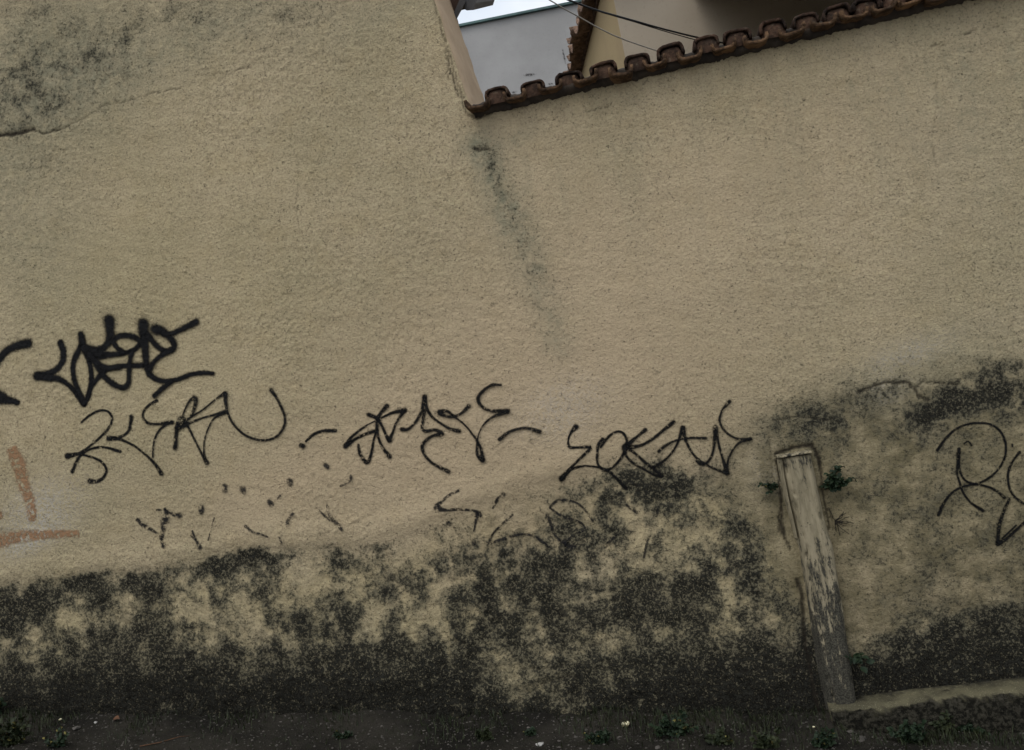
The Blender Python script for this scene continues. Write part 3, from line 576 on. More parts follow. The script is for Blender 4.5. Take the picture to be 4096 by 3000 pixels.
# mortar bed
NXm = 420; mx = np.linspace(E0.x + .012, XR - .02, NXm); V = []
profm = [(.10, .075), (-.01, .066), (-.040, .050), (-.048, .030), (-.038, .010), (-.022, -.006), (.02, -.010)]
for j, (py_, pz_) in enumerate(profm):
    nn = fbm(mx * 14, mx * 0 + j * .7, 4, 130); n2_ = fbm(mx * 40, mx * 0 + j * 1.3, 3, 150)
    V.append(np.stack([mx, py_ + .026 * nn + .014 * n2_ - np.interp(mx, xs, H[int((T0.z - ZB) / CELL) - 4]) * .5, zpan(mx) + pz_ + .016 * nn + .012 * n2_], 1))
mort = link('mortar_bed', mesh_np('mortar_bed', np.concatenate(V), grid_faces(NXm, len(profm))), M_MORTAR, wall, 'dark ragged mortar bed under the tiles')
caps = [arch_mesh('cap_tile', .073, .060, .014, .46, False, seed=i, power=4.2, n=16) for i in range(6)]
pans = [arch_mesh('pan_tile', .066, .050, .015, .44, True, seed=i + 9, power=3.6, n=16) for i in range(6)]
def plug_mesh(seed, hw=.062, ht=.049):
    r = random.Random(seed); V = [(0, -.004, ht * .4)]; F = []; n = 12
    for y_, k_ in ((0.0, .8), (.008, 1.0), (.12, 1.0)):
        for i in range(n + 1):
            a = math.pi * i / n; c, sn = math.cos(a), math.sin(a)
            V.append((hw * k_ * math.copysign(abs(c) ** .6, c) + r.uniform(-.003, .003), y_ + r.uniform(-.004, .004), ht * k_ * abs(sn) ** .6 - .030 * (1 - sn) + r.uniform(-.003, .003)))
    for i in range(n): F.append((0, 1 + i, 2 + i))
    F.append((0, n + 1, 1))
    for q in range(2):
        for i in range(n): b = 1 + q * (n + 1) + i; F.append((b, b + n + 1, b + n + 2, b + 1))
    m = mesh_np('mortar_plug', V, F); m.materials.append(M_PLUG); return m
M_PLUG = mat_clay('clay_grout', (.105, .062, .042), (.028, .02, .016), .4)
plugs = [plug_mesh(i) for i in range(3)]
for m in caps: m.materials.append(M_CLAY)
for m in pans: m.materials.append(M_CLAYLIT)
pan_X = [at(1925, 440, OV).x] + [(a + b) / 2 for a, b in zip(cap_X[:-1], cap_X[1:])]
for i, x in enumerate(cap_X):
    o = bpy.data.objects.new('cap_tile', caps[i * 5 % 6]); C.objects.link(o); o.parent = mort
    o.location = (x + random.uniform(-.005, .005), -.075 + random.uniform(-.015, .015), zpan(x) + .048 + random.uniform(-.006, .006))
    pl_ = bpy.data.objects.new('mortar_plug', plugs[i % 3]); C.objects.link(pl_); pl_.parent = mort; pl_.location = o.location + Vector((0, .012, 0))
    o.rotation_euler = (math.radians(1.5 + random.uniform(-3, 3)), math.radians(random.uniform(-7, 7)), math.radians(random.uniform(-6, 6)))
    o.scale = (random.uniform(.92, 1.08), 1, random.uniform(.88, 1.1))
for i, x in enumerate(pan_X):
    o = bpy.data.objects.new('pan_tile', pans[i * 5 % 6]); C.objects.link(o); o.parent = mort
    o.location = (x + random.uniform(-.005, .005), -.125 + random.uniform(-.015, .015), zpan(x) + .050 + random.uniform(-.006, .006))
    o.rotation_euler = (math.radians(1.5 + random.uniform(-3, 3)), math.radians(random.uniform(-7, 7)), math.radians(random.uniform(-6, 6)))
    o.scale = (random.uniform(.92, 1.08), 1, random.uniform(.88, 1.1))
# ------------------------------------------------------------------ the post set in the wall
def mat_post():
    k = NT('worn_painted_post'); p = k.obj(); q = k.map(p, (34, 34, 5.5)); r = k.map(p, (90, 90, 30))
    gr_ = k.noise(q, 1, 5, .65); g2 = k.noise(r, 1, 4, .7); n3 = k.noise(p, 9, 5, .6); sp = k.noise(p, 120, 3, .7)
    col = k.mix(k.step(gr_, .35, .65), (.285, .245, .165), (.18, .155, .10))
    col = k.mix(k.math('MULTIPLY', k.step(g2, .58, .72), .5), col, (.16, .13, .09))
    md = k.attr('mould')
    v = k.math('ADD', md, k.math('ADD', k.math('MULTIPLY', k.math('SUBTRACT', gr_, .5), 1.9), k.math('ADD', k.math('MULTIPLY', k.math('SUBTRACT', n3, .5), 1.3), k.math('MULTIPLY', k.math('SUBTRACT', g2, .5), 1.5))))
    col = k.mix(k.math('MULTIPLY', k.step(v, .16, .52), .95), col, k.mix(k.step(sp, .4, .62), (.014, .014, .012), (.07, .066, .052)))
    pit = k.step(k.noise(p, 48, 3, .6), .66, .71); col = k.mix(k.math('MULTIPLY', pit, .8), col, (.03, .025, .02))
    return k.done(col, k.bump(k.math('ADD', gr_, k.math('MULTIPLY', g2, .6)), .6, .006), .85)
M_POST = mat_post()
rowsP = [(1832, 3106, 3146, 3241), (1950, 3124, 3166, 3268), (2080, 3158, 3196, 3294), (2200, 3186, 3222, 3331), (2330, 3208, 3243, 3352), (2442, 3226, 3259, 3371), (2540, 3240, 3277, 3384), (2636, 3252, 3297, 3399), (2735, 3270, 3316, 3414), (2800, 3280, 3331, 3424), (2880, 3296, 3347, 3438)]
NP = 90; NS = 34; PY = -.075
ys_ = np.linspace(1832, 2880, NP); ra = np.array(rowsP, float)
V = []; mo = []
for i, y in enumerate(ys_):
    a, b, c = (np.interp(y, ra[:, 0], ra[:, k]) for k in (1, 2, 3))
    tilt = 14 * (1 - i / NP)
    pa, pb, pc = at(a, y - 2, .03), at(b, y, PY), at(c, y - tilt * (c - b) / 95, PY); pd = Vector((pc.x + .012, .03, pc.z))
    pa.z = pb.z
    cyc = [(pa, pb, 9), (pb, pc, 16), (pc, pd, 9)]
    for s0, s1, n in cyc:
        for k in range(n):
            t = k / n; p = s0.lerp(s1, t); V.append(list(p))
            side = 0 if s0 is pa else (1 if s0 is pb else 2)
            d_ = i / NP
            mo.append((.02 + .16 * math.exp(-((d_ - .02) / .05) ** 2) + .20 * float(sstep(.22, .42, np.array(d_))) + .46 * float(sstep(.42, .85, np.array(d_)))) + (.30 * float(sstep(.62, .8, np.array(d_))) if side == 0 else 0) + (.20 if side == 1 and t > .72 and d_ > .25 else 0))
V = np.array(V).reshape(NP, NS, 3)
sI, tI = np.meshgrid(np.arange(NS), np.arange(NP))
nz_ = fbm(V[..., 0] * 30 + V[..., 1] * 30, V[..., 2] * 7, 4, 210); nz2 = fbm(V[..., 0] * 60 + V[..., 1] * 60, V[..., 2] * 60, 3, 220)
corner = np.exp(-((sI - 9) / 1.3) ** 2) + np.exp(-((sI - 25) / 1.3) ** 2)
chip = sstep(.12, .4, fbm(V[..., 2] * 11, sI * .12, 3, 230)) * (np.exp(-((sI - 9) / 2.2) ** 2) + np.exp(-((sI - 25) / 2.2) ** 2))
V[..., 1] += .006 * nz_ + .003 * nz2 + corner * (.008 + .010 * np.abs(nz_)) + .022 * chip
V[..., 0] += .004 * nz_ + np.exp(-((sI - 9) / 1.3) ** 2) * .005 - np.exp(-((sI - 25) / 1.3) ** 2) * .006
F = [tuple(f) for f in grid_faces(NS, NP)] + [tuple(range(NS))]
post = thing('stub_post', (V[-1, 12, 0], 0, V[-1, 12, 2]), 'leaning worn beige post half sunk in the stucco wall', 'post')
mo2 = np.clip(np.array(mo).reshape(NP, NS) + .12 * nz_, 0, 1)
pm = mesh_np('shaft', V.reshape(-1, 3) - np.array(post.location), F, True, dict(mould=mo2.ravel()))
link('shaft', pm, M_POST, post)
# split-off lath along the left side and a thin mortar cap
V = []; F = []
lp = [(1838, 3108, 3128), (1900, 3118, 3137), (1980, 3133, 3152), (2060, 3154, 3170), (2120, 3170, 3184), (2152, 3178, 3190)]
for y, a, b in lp:
    p, q = at(a, y, -.012), at(b, y, -.046)
    for (u, dy) in ((p, 0.03), (p, -.004), (q, -.006), (q, .04)): V.append((u.x, u.y + dy, u.z))
for i in range(len(lp) - 1):
    for k in range(4): F.append((i * 4 + k, i * 4 + (k + 1) % 4, i * 4 + 4 + (k + 1) % 4, i * 4 + 4 + k))
F += [(3, 2, 1, 0), tuple(range(len(lp) * 4 - 4, len(lp) * 4))]
V = np.array(V) - np.array(post.location)
link('split_lath', mesh_np('split_lath', V, F, False, dict(mould=np.full(len(V), .05))), M_POST, post)
p0, p1 = at(3104, 1828, -.02), at(3242, 1806, -.02); V = []; F = []
for i in range(15):
    t = i / 14; p = p0.lerp(p1, t); j = .006 * math.sin(i * 1.7) + .004 * math.sin(i * 4.1)
    for dy, dz in ((.05, .010 + j * .4), (-.045 + j, .006), (-.052 + j, -.004), (.05, -.004)): V.append((p.x, p.y + dy, p.z + dz))
for i in range(14):
    for k in range(3): F.append((i * 4 + k, i * 4 + k + 1, i * 4 + k + 5, i * 4 + k + 4))
F += [(0, 1, 2, 3), (59, 58, 57, 56)]
V = np.array(V) - np.array(post.location)
link('post_cap', mesh_np('post_cap', V, F, True, dict(mould=np.full(len(V), .22))), M_POST, post)

# ------------------------------------------------------------------ ground, ledge
def mat_ground():
    k = NT('damp_soil'); p = k.obj(); n1 = k.noise(p, 2.2, 5, .6); n2 = k.noise(p, 25, 5, .65); n3 = k.noise(p, 120, 4, .7)
    col = k.mix(k.step(n1, .38, .62), (.013, .012, .010), (.030, .027, .022))
    col = k.mix(k.math('MULTIPLY', k.step(n2, .5, .66), .6), col, (.020, .021, .013))
    col = k.mix(k.math('MULTIPLY', k.step(n3, .60, .72), .6), col, (.085, .075, .06))
    k.b.inputs['Specular IOR Level'].default_value = .08
    return k.done(col, k.bump(k.math('ADD', n2, n3), .8, .012), .95)
def nonuni(a, b, step, far0, far1):
    c = np.arange(a, b, step); L = a - np.geomspace(.1, a - far0, 14)[::-1]; R = c[-1] + np.geomspace(.1, far1 - c[-1], 14); return np.concatenate([L, c, R])
gx_ = nonuni(XL, XR, .018, -120, 120); gy_ = nonuni(-1.15, .10, .018, -120, 160)
GX, GY = np.meshgrid(gx_, gy_)
def ground_rel(x, y):
    near = np.exp(-np.maximum(0, np.abs(y + .5) - .8) * 2)
    bank = .075 * np.exp(-((y + .02) / .16) ** 2) * (.6 + .7 * fbm(x * 2.2, x * 0, 3, 301)) * (x < atf(1850, 1600).x)
    return near * (.030 * fbm(x * 2.5, y * 2.5, 4, 300) + .012 * fbm(x * 14, y * 14, 3, 310) + bank)
GZ = G0 + GS * np.clip(GX, -40, 40) + ground_rel(GX, GY)
link('ground', mesh_np('ground', np.stack([GX.ravel(), GY.ravel(), GZ.ravel()], 1), grid_faces(len(gx_), len(gy_))), mat_ground(), None, kind='structure')
def gzz_(x, y): return gz(x) + float(ground_rel(np.array(x), np.array(y)))

NPV = 60; pvx = np.linspace(-45, 45, NPV); pvy = np.array([-1.25, -1.27, -3.0, -6.0, -10.5])
PX_, PY_ = np.meshgrid(pvx, pvy); PZ_ = G0 + GS * np.clip(PX_, -40, 40) + np.where(PY_ > -1.26, -.1, .085)
link('unseen_road', mesh_np('unseen_road', np.stack([PX_.ravel(), PY_.ravel(), PZ_.ravel()], 1), grid_faces(NPV, len(pvy))[:, ::-1].copy(), False), mat_simple('worn_concrete_paving', (.27, .26, .24), (.21, .20, .185), 1.5, 30, .4), None, kind='structure')  # unseen pale street, added to bounce light up under the tiles
def mat_ledge():
    k = NT('mossy_concrete'); p = k.obj(); n1 = k.noise(p, 7, 5, .6); n2 = k.noise(p, 45, 5, .7); n3 = k.noise(p, 140, 3, .7)
    col = k.mix(k.step(n1, .35, .65), (.16, .145, .09), (.10, .092, .06))
    col = k.mix(k.math('MULTIPLY', k.step(n3, .55, .7), .5), col, (.42, .38, .25))
    v = k.math('ADD', k.attr('mould'), k.math('ADD', k.math('MULTIPLY', n1, .5), k.math('MULTIPLY', n2, .6)))
    col = k.mix(k.math('MULTIPLY', k.step(v, .85, 1.2), .96), col, k.mix(k.step(n2, .42, .64), (.008, .008, .007), (.06, .055, .042)))
    k.b.inputs['Specular IOR Level'].default_value = .05
    return k.done(col, k.bump(k.math('ADD', n2, n3), 1.0, .014), .95)
LD = -.125
lf0, lf1 = at(3322, 2840, LD), at(4096, 2757, LD); NL = 150
lx = np.linspace(lf0.x, XR + .1, NL); lz = lf0.z + (lf1.z - lf0.z) * (lx - lf0.x) / (lf1.x - lf0.x)
prof = [(.02, .016, .60), (-.03, .010, .45), (-.06, .005, .30), (-.09, .001, .24), (LD + .012, -.004, .25), (LD, -.018, .55), (LD - .004, -.05, .75), (LD - .006, -.10, .85), (LD - .01, -.16, .9), (LD - .012, -.32, .9)]
V = []; mo = []
for j, (y, dz, mm) in enumerate(prof):
    nn = fbm(lx * 6, lx * 0 + j * .6, 4, 400); n2_ = fbm(lx * 30, lx * 0 + j * .9, 3, 410)
    V.append(np.stack([lx, np.full(NL, y) + (.018 * nn + .009 * n2_ if j > 1 else 0 * nn), lz + dz + .012 * nn + .006 * n2_], 1)); mo.append(np.clip(mm + .45 * nn + .3 * n2_, 0, 1))
V = np.concatenate(V); F = [tuple(f) for f in grid_faces(NL, len(prof))] + [tuple(j * NL for j in range(len(prof)))]
link('concrete_ledge', mesh_np('concrete_ledge', V, F, True, dict(mould=np.concatenate(mo))), mat_ledge(), None, 'low concrete ledge with a pale top running from the post to the right edge', 'ledge')

# ------------------------------------------------------------------ what shows over the coping
M_GREY = mat_simple('bluish_grey_render', (.36, .355, .35), (.30, .295, .29), 1.2, 30, .1)
M_TEAL = mat_simple('teal_flashing', (.10, .17, .165), (.06, .10, .10), 4, 30, .1, .5)
M_HOUSE = mat_simple('beige_house_paint', (.40, .34, .265), (.36, .305, .235), 1.5, 40, .12)
M_HSIDE = mat_simple('yellow_house_paint', (.36, .275, .15), (.32, .24, .135), 1.5, 40, .12)
M_WOOD = mat_simple('dark_eave_wood', (.055, .032, .022), (.03, .02, .015), 6, 50, .4, .8)
M_GALV = mat_simple('grey_painted_gutter', (.065, .062, .062), (.04, .038, .038), 6, 60, .15, .5)
M_STAIN = mat_paint('grey_wall_stain', (.06, .055, .055), .3, 1.1, .1, .2, .9)

# far grey building
g0 = at(1770, 117, 9.0); d2 = ray(2500, -31)
t2 = (g0.z - CAMP.z) / d2.z; g1 = CAMP + d2 * t2
dirv = Vector((g1.x - g0.x, g1.y - g0.y, 0)).normalized(); nrm = Vector((dirv.y, -dirv.x, 0))
if nrm.dot(CAMP - g0) < 0: nrm = -nrm
ang = math.atan2(dirv.y, dirv.x); base = g0 - dirv * 3.0
gb = thing('grey_building', (base.x, base.y, gz(base.x)), 'plain bluish grey building beyond the tiled coping', 'building', rot=(0, 0, ang))
HB = g0.z - gz(base.x); LB = 12.0
bm = bmesh.new(); box_bm(bm, (0, 0, -1.5), (LB, 6, HB - .03)); link('wall', bm_mesh('wall', bm), M_GREY, gb)
bm = bmesh.new(); box_bm(bm, (-.05, -.06, HB - .03), (LB + .05, 6.05, HB + .005)); link('roof_flashing', bm_mesh('roof_flashing', bm), M_TEAL, gb)
bm = bmesh.new()
for k in range(6): box_bm(bm, (.0, -.012, HB - 2.05 - k * .9), (LB, -.001, HB - 2.02 - k * .9))
link('render_joint', bm_mesh('render_joint', bm), M_GREY, gb)
def stain(px, py, px2, py2, w):
    V = []; F = []; rm = []
    def hit(px, py):
        d = ray(px, py); t = (base - CAMP).dot(nrm) / d.dot(nrm); p = CAMP + d * t; q = p - gb.location
        return Vector((q.dot(dirv), -.006 - .0006 * len(V), q.z))
    p, q = hit(px, py), hit(px2, py2); t = (q - p).normalized(); s = Vector((t.z, 0, -t.x)) * w; b = len(V)
    for u, r_ in ((-.3, 1.4), (0, .6), (.35, 0), (.7, .3), (1.0, .7), (1.3, 1.4)):
        for sgn in (-1, 0, 1):
            V.append(p.lerp(q, u) + s * sgn); rm.append(max(r_, abs(sgn) * 1.3))
    for i in range(5):
        for k in range(2): F.append((b + i * 3 + k, b + i * 3 + k + 1, b + i * 3 + k + 4, b + i * 3 + k + 3))
    link('damp_stain', mesh_np('damp_stain', V, F, True, dict(rim=rm)), M_STAIN, gb)
stain(2250, 200, 2262, 252, .022); stain(2100, 302, 2140, 296, .035); stain(2050, 371, 2066, 366, .025); stain(2192, 338, 2212, 334, .025)


# beige house: near corner, side running back to the left under a tiled eave
hc = at(2478, 100, 2.5); eave_near = at(2410, -126, 2.5); zE = eave_near.z
ef = at_z(2318, 325, zE)
sd = Vector((ef.x - hc.x, ef.y - hc.y, 0)); sl = sd.length; sd.normalize()
house = thing('beige_house', (hc.x, hc.y, gz(hc.x)), 'beige house with a yellowish side and tiled eaves behind the wall', 'house')
L0 = house.location
def hp(p): return Vector(p) - Vector(L0)
zb = -.6
def prism(name, pts, z0, z1, mat, label=None):
    bm = bmesh.new(); lo = [bm.verts.new((p[0], p[1], z0)) for p in pts]; hi = [bm.verts.new((p[0], p[1], z1)) for p in pts]
    n = len(pts); bm.faces.new(lo[::-1]); bm.faces.new(hi)
    for i in range(n): bm.faces.new((lo[i], lo[(i + 1) % n], hi[(i + 1) % n], hi[i]))
    return link(name, bm_mesh(name, bm), mat, house, label)
se = sd * (sl + 1.2); zt = zE - L0.z
inn = Vector((-sd.y, sd.x, 0)); inn = inn if inn.x > 0 else -inn
prism('side_wall', [(0, 0), (se.x, se.y), (se.x + inn.x * .2, se.y + inn.y * .2), (inn.x * .2, .2)], zb, zt, M_HSIDE, 'yellowish side wall')
prism('front_wall', [(-.006, -.012), (7, -.012), (7, .2), (inn.x * .2 + .02, .195)], zb, zt, M_HOUSE, 'beige front wall')
# eave tiles along the side
stk = [arch_mesh('eave_tile', .095, .07, .016, .5, False, seed=40 + i, power=2.4) for i in range(2)]
stp = [arch_mesh('eave_tile', .085, .06, .016, .5, True, seed=50 + i, power=2.4) for i in range(2)]
svg = [arch_mesh('verge_tile', .118, .100, .018, .55, True, seed=60 + i, power=2.2, n=10) for i in range(3)]
M_VERGE = mat_clay('grey_brown_clay', (.25, .165, .12), (.07, .05, .04), .5)
for m in svg: m.materials.append(M_VERGE)
for m in stk + stp: m.materials.append(M_CLAY)
yaw_side = math.atan2(inn.y, inn.x) - math.pi / 2
nE = int((sl + 1.4) / .215)
for i in range(nE + 2):
    o = bpy.data.objects.new('verge_tile', svg[i % 3]); C.objects.link(o); o.parent = house
    q = sd * (i * .215 - .3) - inn * (.17 + random.uniform(-.03, .03))
    o.location = (q.x, q.y, zt + .10 + random.uniform(-.018, .018)); o.rotation_euler = (math.radians(4), math.radians(random.uniform(-7, 7)), yaw_side + math.radians(random.uniform(-5, 5)))
bm = bmesh.new(); M4 = Matrix.Translation((0, 0, zt)) @ Matrix.Rotation(yaw_side, 4, 'Z')
Ls = sl + 1.4
sgn = 1 if (Matrix.Rotation(yaw_side, 3, 'Z') @ Vector((1, 0, 0))).dot(sd) > 0 else -1
box_bm(bm, (min(0, sgn * Ls), -.02, .001), (max(0, sgn * Ls), .3, .05), M4); link('eave_board', bm_mesh('eave_board', bm), M_VERGE, house)
# roof sloping down over the front, to the right
pe = at(2856, 12, 1.1); xq = pe.x - L0.x; zq = pe.z - L0.z; yq = 1.1 - 2.5
zback = at(2880, -6, 2.5).z - L0.z + .05
def slab(name, x0, x1, dz0, dz1, mat):
    bm = bmesh.new(); vs = []
    for x in (x0, x1):
        for (y, z) in ((yq, zq), (.25, zback + (zback - zq) / (-yq) * .25)):
            for dz in (dz0, dz1): vs.append(bm.verts.new((x, y, z + dz)))
    for f in ((0, 1, 3, 2), (4, 6, 7, 5), (0, 4, 5, 1), (2, 3, 7, 6), (0, 2, 6, 4), (1, 5, 7, 3)): bm.faces.new([vs[i] for i in f])
    link(name, bm_mesh(name, bm), mat, house)
slab('porch_soffit', xq, 7, .06, .09, M_WOOD)
for i in range(12): slab('rafter', xq + .12 + i * .5, xq + .19 + i * .5, .0, .058, M_WOOD)
slab('porch_roof', xq, 7, .22, .26, M_CLAY)
for i in range(34):
    o = bpy.data.objects.new('eave_tile', (stk if i % 2 == 0 else stp)[i // 2 % 2]); C.objects.link(o); o.parent = house
    o.location = (xq + i * .10, yq - .12 + random.uniform(-.02, .02), zq + (.10 if i % 2 else .08)); o.rotation_euler = (math.radians(19), 0, math.radians(random.uniform(-3, 3)))
bm = bmesh.new(); xw = at(3560, 60, 1.6).x - L0.x; box_bm(bm, (xw, yq + .1, zb), (xw + .2, -.014, zq)); link('added_shade_wall', bm_mesh('added_shade_wall', bm), M_HOUSE, house)  # wall added to close off the overhang and darken the front below it

# eave and gutter of the tall house, peeping past its edge
ev = thing('roof_eave', at(1840, 30, .9), 'dark wooden eave corner with grey gutter beside the tall wall edge', 'eave')
L1 = Vector(ev.location)
def evpts(name, px, y0, y1, mat):
    bm = bmesh.new(); a = [bm.verts.new(at(x, y, y0) - L1) for x, y in px]; b = [bm.verts.new(v.co + Vector((0, y1 - y0, (y1 - y0) * .46))) for v in a]
    n = len(px); bm.faces.new(a); bm.faces.new(b[::-1])
    for i in range(n): bm.faces.new((a[i], b[i], b[(i + 1) % n], a[(i + 1) % n]))
    link(name, bm_mesh(name, bm), mat, ev)
evpts('soffit', [(1740, -160), (1770, 10), (1798, 52), (1812, 48), (1850, 0), (1880, -160)], .62, 1.5, M_WOOD)
evpts('gutter', [(1858, -60), (1860, 38), (1868, 42), (1895, 40), (1903, 14), (1903, -60)], .60, 1.6, M_GALV)
evpts('gutter_bracket', [(1846, -20), (1862, 8), (1838, 48), (1818, 86), (1810, 84), (1812, 58)], .57, .615, M_GALV)
bm = bmesh.new(); a_ = at(1850, -40, .58) - L1
for k in range(4):
    o_ = bpy.data.objects.new('roof_tile', stk[k % 2]); C.objects.link(o_); o_.parent = ev
    o_.location = at(1800 - k * 70, -110, .56) - L1; o_.rotation_euler = (math.radians(14), 0, 0)
bm.free()

# overhead cables
M_BLACK = mat_simple('black_cable_sheath', (.012, .012, .013), (.02, .02, .02), 10, 60, .1, .5)
M_PALEC = mat_simple('pale_cable_sheath', (.30, .27, .23), (.24, .22, .19), 10, 60, .1, .6)
def cable(name, px, rad, mat, label, group=None):
    P = [at(x, y, Y) for x, y, Y in px]; Q = []
    a = np.array([list(p) for p in P]); R, _ = catmull(a, [1] * len(a), .12)
    org = Vector(R[0]); o = link(name, tube_mesh(name, [Vector(r) - org for r in R], rad), mat, None, label, 'cable', group); o.location = org
cable('overhead_cable', [(1900, -190, .5), (2276, 0, .9), (2540, 84, 1.3), (2760, 143, 1.7), (2960, 185, 2.1), (3120, 212, 2.42)], .0062, M_BLACK, 'thicker black cable sagging above the tiles', 'overhead cables')
cable('overhead_cable', [(1900, -184, .5), (2276, 3, .9), (2540, 88, 1.3), (2690, 134, 1.6), (2830, 172, 1.9), (2960, 205, 2.3)], .0034, M_BLACK, 'thin black cable splitting off below the thicker one', 'overhead cables')
cable('overhead_cable', [(1850, -220, .5), (2198, 0, .8), (2315, 67, 1.0), (2453, 141, 1.2), (2640, 207, 1.45), (2780, 246, 1.65)], .0042, M_PALEC, 'pale thin cable sagging below the black ones', 'overhead cables')

# ------------------------------------------------------------------ plants
def mat_leaf(name, a, b):
    k = NT(name); p = k.obj(); n1 = k.noise(p, 18, 4, .6); n2 = k.noise(p, 140, 3, .6)
    col = k.mix(k.step(n1, .35, .65), a, b); col = k.mix(k.math('MULTIPLY', k.step(n2, .58, .75), .3), col, (.09, .08, .03))
    k.b.inputs['Subsurface Weight'].default_value = 0.0
    return k.done(col, k.bump(n2, .3, .002), .6)
M_LEAF = mat_leaf('dark_green_leaf', (.008, .017, .008), (.015, .028, .012))
M_LEAF2 = mat_leaf('olive_leaf', (.013, .019, .008), (.026, .032, .012))
M_STEM = mat_simple('weed_stem', (.05, .05, .02), (.07, .055, .025), 20, 90, .2)
M_DRY = mat_simple('dry_root', (.026, .022, .017), (.018, .015, .012), 20, 90, .3)
M_FLOWER = mat_simple('cream_petal', (.72, .68, .50), (.62, .57, .36), 30, 120, .1, .7)
M_YEL = mat_simple('yellowed_leaf', (.16, .14, .04), (.11, .09, .03), 30, 120, .1, .7)

def add_leaf(V, F, o, d, n, L, w):
    d = d.normalized(); s = d.cross(n).normalized(); n = s.cross(d); b = len(V)
    for t, ww, lift in ((0, .10, 0), (.3, .85, .10), (.6, 1.0, .12), (.85, .55, .04), (1.0, 0, -.06)):
        c = o + d * (L * t) + n * (L * lift)
        if ww == 0: V.append(c)
        else: V.append(c - s * w * ww + n * w * .35); V.append(c); V.append(c + s * w * ww + n * w * .35)
    for i in range(3):
        q = b + i * 3; F.append((q, q + 1, q + 4, q + 3)); F.append((q + 1, q + 2, q + 5, q + 4))
    q = b + 9; F.append((q, q + 1, q + 3)); F.append((q + 1, q + 2, q + 3))
def weed(name, base, label, h, spread, nstem, nleaf, leaf, mat, seed, dirn=(0, -.35, 1), flowers=(), group=None, yellow=0):
    r = random.Random(seed); t = thing(name, base, label, 'plant', group); V = []; F = []; VY = []; FY = []; stems = []
    dn = Vector(dirn).normalized()
    for i in range(nstem):
        d = (dn + Vector((r.gauss(0, spread), r.gauss(0, spread * .5), r.gauss(0, spread * .5)))).normalized(); L = h * r.uniform(.45, 1.0)
        o = Vector((r.gauss(0, spread * h * .25), r.uniform(-.015, .005), 0)); P = []
        bend = Vector((r.uniform(-.3, .3), r.uniform(-.2, 0), r.uniform(-.3, .1)))
        for k in range(6): u = k / 5; P.append(o + d * L * u + bend * L * u * u * .6)
        stems.append(P)
        for k in range(nleaf):
            u = r.uniform(.12, 1.0); p = o + d * L * u + bend * L * u * u * .6
            ld = Vector((r.uniform(-1, 1), r.uniform(-1, .25), r.uniform(-.5, .7)))
            nn = Vector((r.uniform(-.4, .4), r.uniform(-.9, .1), r.uniform(.3, 1)))
            lf = leaf * .62 * r.uniform(.5, 1.3)
            yy = r.random() < yellow * .5; f0 = len(F); add_leaf(V, F, p, ld, nn, lf * (.8 if yy else 1), lf * (.24 if yy else .36))
            if yy: VY += range(f0, len(F))
    fm = mesh_np('foliage', V, F); link('foliage', fm, [mat, M_YEL], t)
    for q in VY: fm.polygons[q].material_index = 1
    SV = []; SF = []
    for P in stems:
        m = tube_mesh('tmp', P, [.0028, .0026, .0022, .0018, .0014, .0010], 4); b = len(SV)
        SV += [tuple(v.co) for v in m.vertices]; SF += [tuple(b + i for i in p.vertices) for p in m.polygons]; bpy.data.meshes.remove(m)
    link('stem', mesh_np('stem', SV, SF), M_STEM, t)
    for (q, s) in flowers:
        FV = []; FF = []
        for k in range(9):
            a = k * 2.4; add_leaf(FV, FF, Vector((0, 0, 0)), Vector((math.cos(a), math.sin(a) - .2, .9)), Vector((math.cos(a), math.sin(a), -.2)), s * r.uniform(.8, 1.1), s * .42)
        o = link('flower', mesh_np('flower', FV, FF), M_FLOWER, t); o.location = Vector(q) - Vector(base)
        sm = tube_mesh('flower_stalk', [Vector((0, 0, 0)), Vector((.006, .01, -.03)), Vector((.01, .03, -.08))], .0015, 4); link('stalk', sm, M_STEM, o)
    return t
def on_wall(px, py, dy=-.01):
    p = at(px, py); p.y = -float(hsamp(p.x, p.z)) + dy; return p
def on_ground(px, py):
    p = at_z(px, py, 0)
    for _ in range(12):
        g = gzz_(p.x, p.y); p = at_z(px, py, g)
    return Vector((p.x, min(p.y, -.02), gzz_(p.x, min(p.y, -.02)) - .005))

weed('wall_weed', on_wall(3300, 1955), 'leafy dark green weed sprouting right of the post head', .16, .55, 12, 22, .042, M_LEAF, 3, (.75, -.5, .55))
weed('wall_weed', on_wall(3110, 1945), 'small green weed in the crack left of the post head', .085, .7, 8, 16, .028, M_LEAF, 4, (-.8, -.45, .25), yellow=.12)
weed('wall_weed', on_wall(3405, 2620), 'small broad-leaved weed by the post just above the ledge', .10, .5, 4, 6, .062, M_LEAF, 5, (.6, -.5, -.1))
rt = thing('dry_root_tuft', on_wall(3340, 2085), 'tuft of dry rootlets on the plaster right of the post', 'plant')
r_ = random.Random(8); SV = []; SF = []
for i in range(16):
    d = Vector((r_.uniform(-.2, 1), r_.uniform(-.3, 0), r_.uniform(-.7, .8))).normalized(); L = r_.uniform(.03, .10)
    P = [Vector((0, 0, 0)) + d * L * k / 4 + Vector((r_.uniform(-1, 1), 0, r_.uniform(-1, 1))) * .005 for k in range(5)]
    m = tube_mesh('tmp', P, .0016, 4); b = len(SV); SV += [tuple(v.co) for v in m.vertices]; SF += [tuple(b + q for q in p.vertices) for p in m.polygons]; bpy.data.meshes.remove(m)
link('rootlets', mesh_np('rootlets', SV, SF), M_DRY, rt)

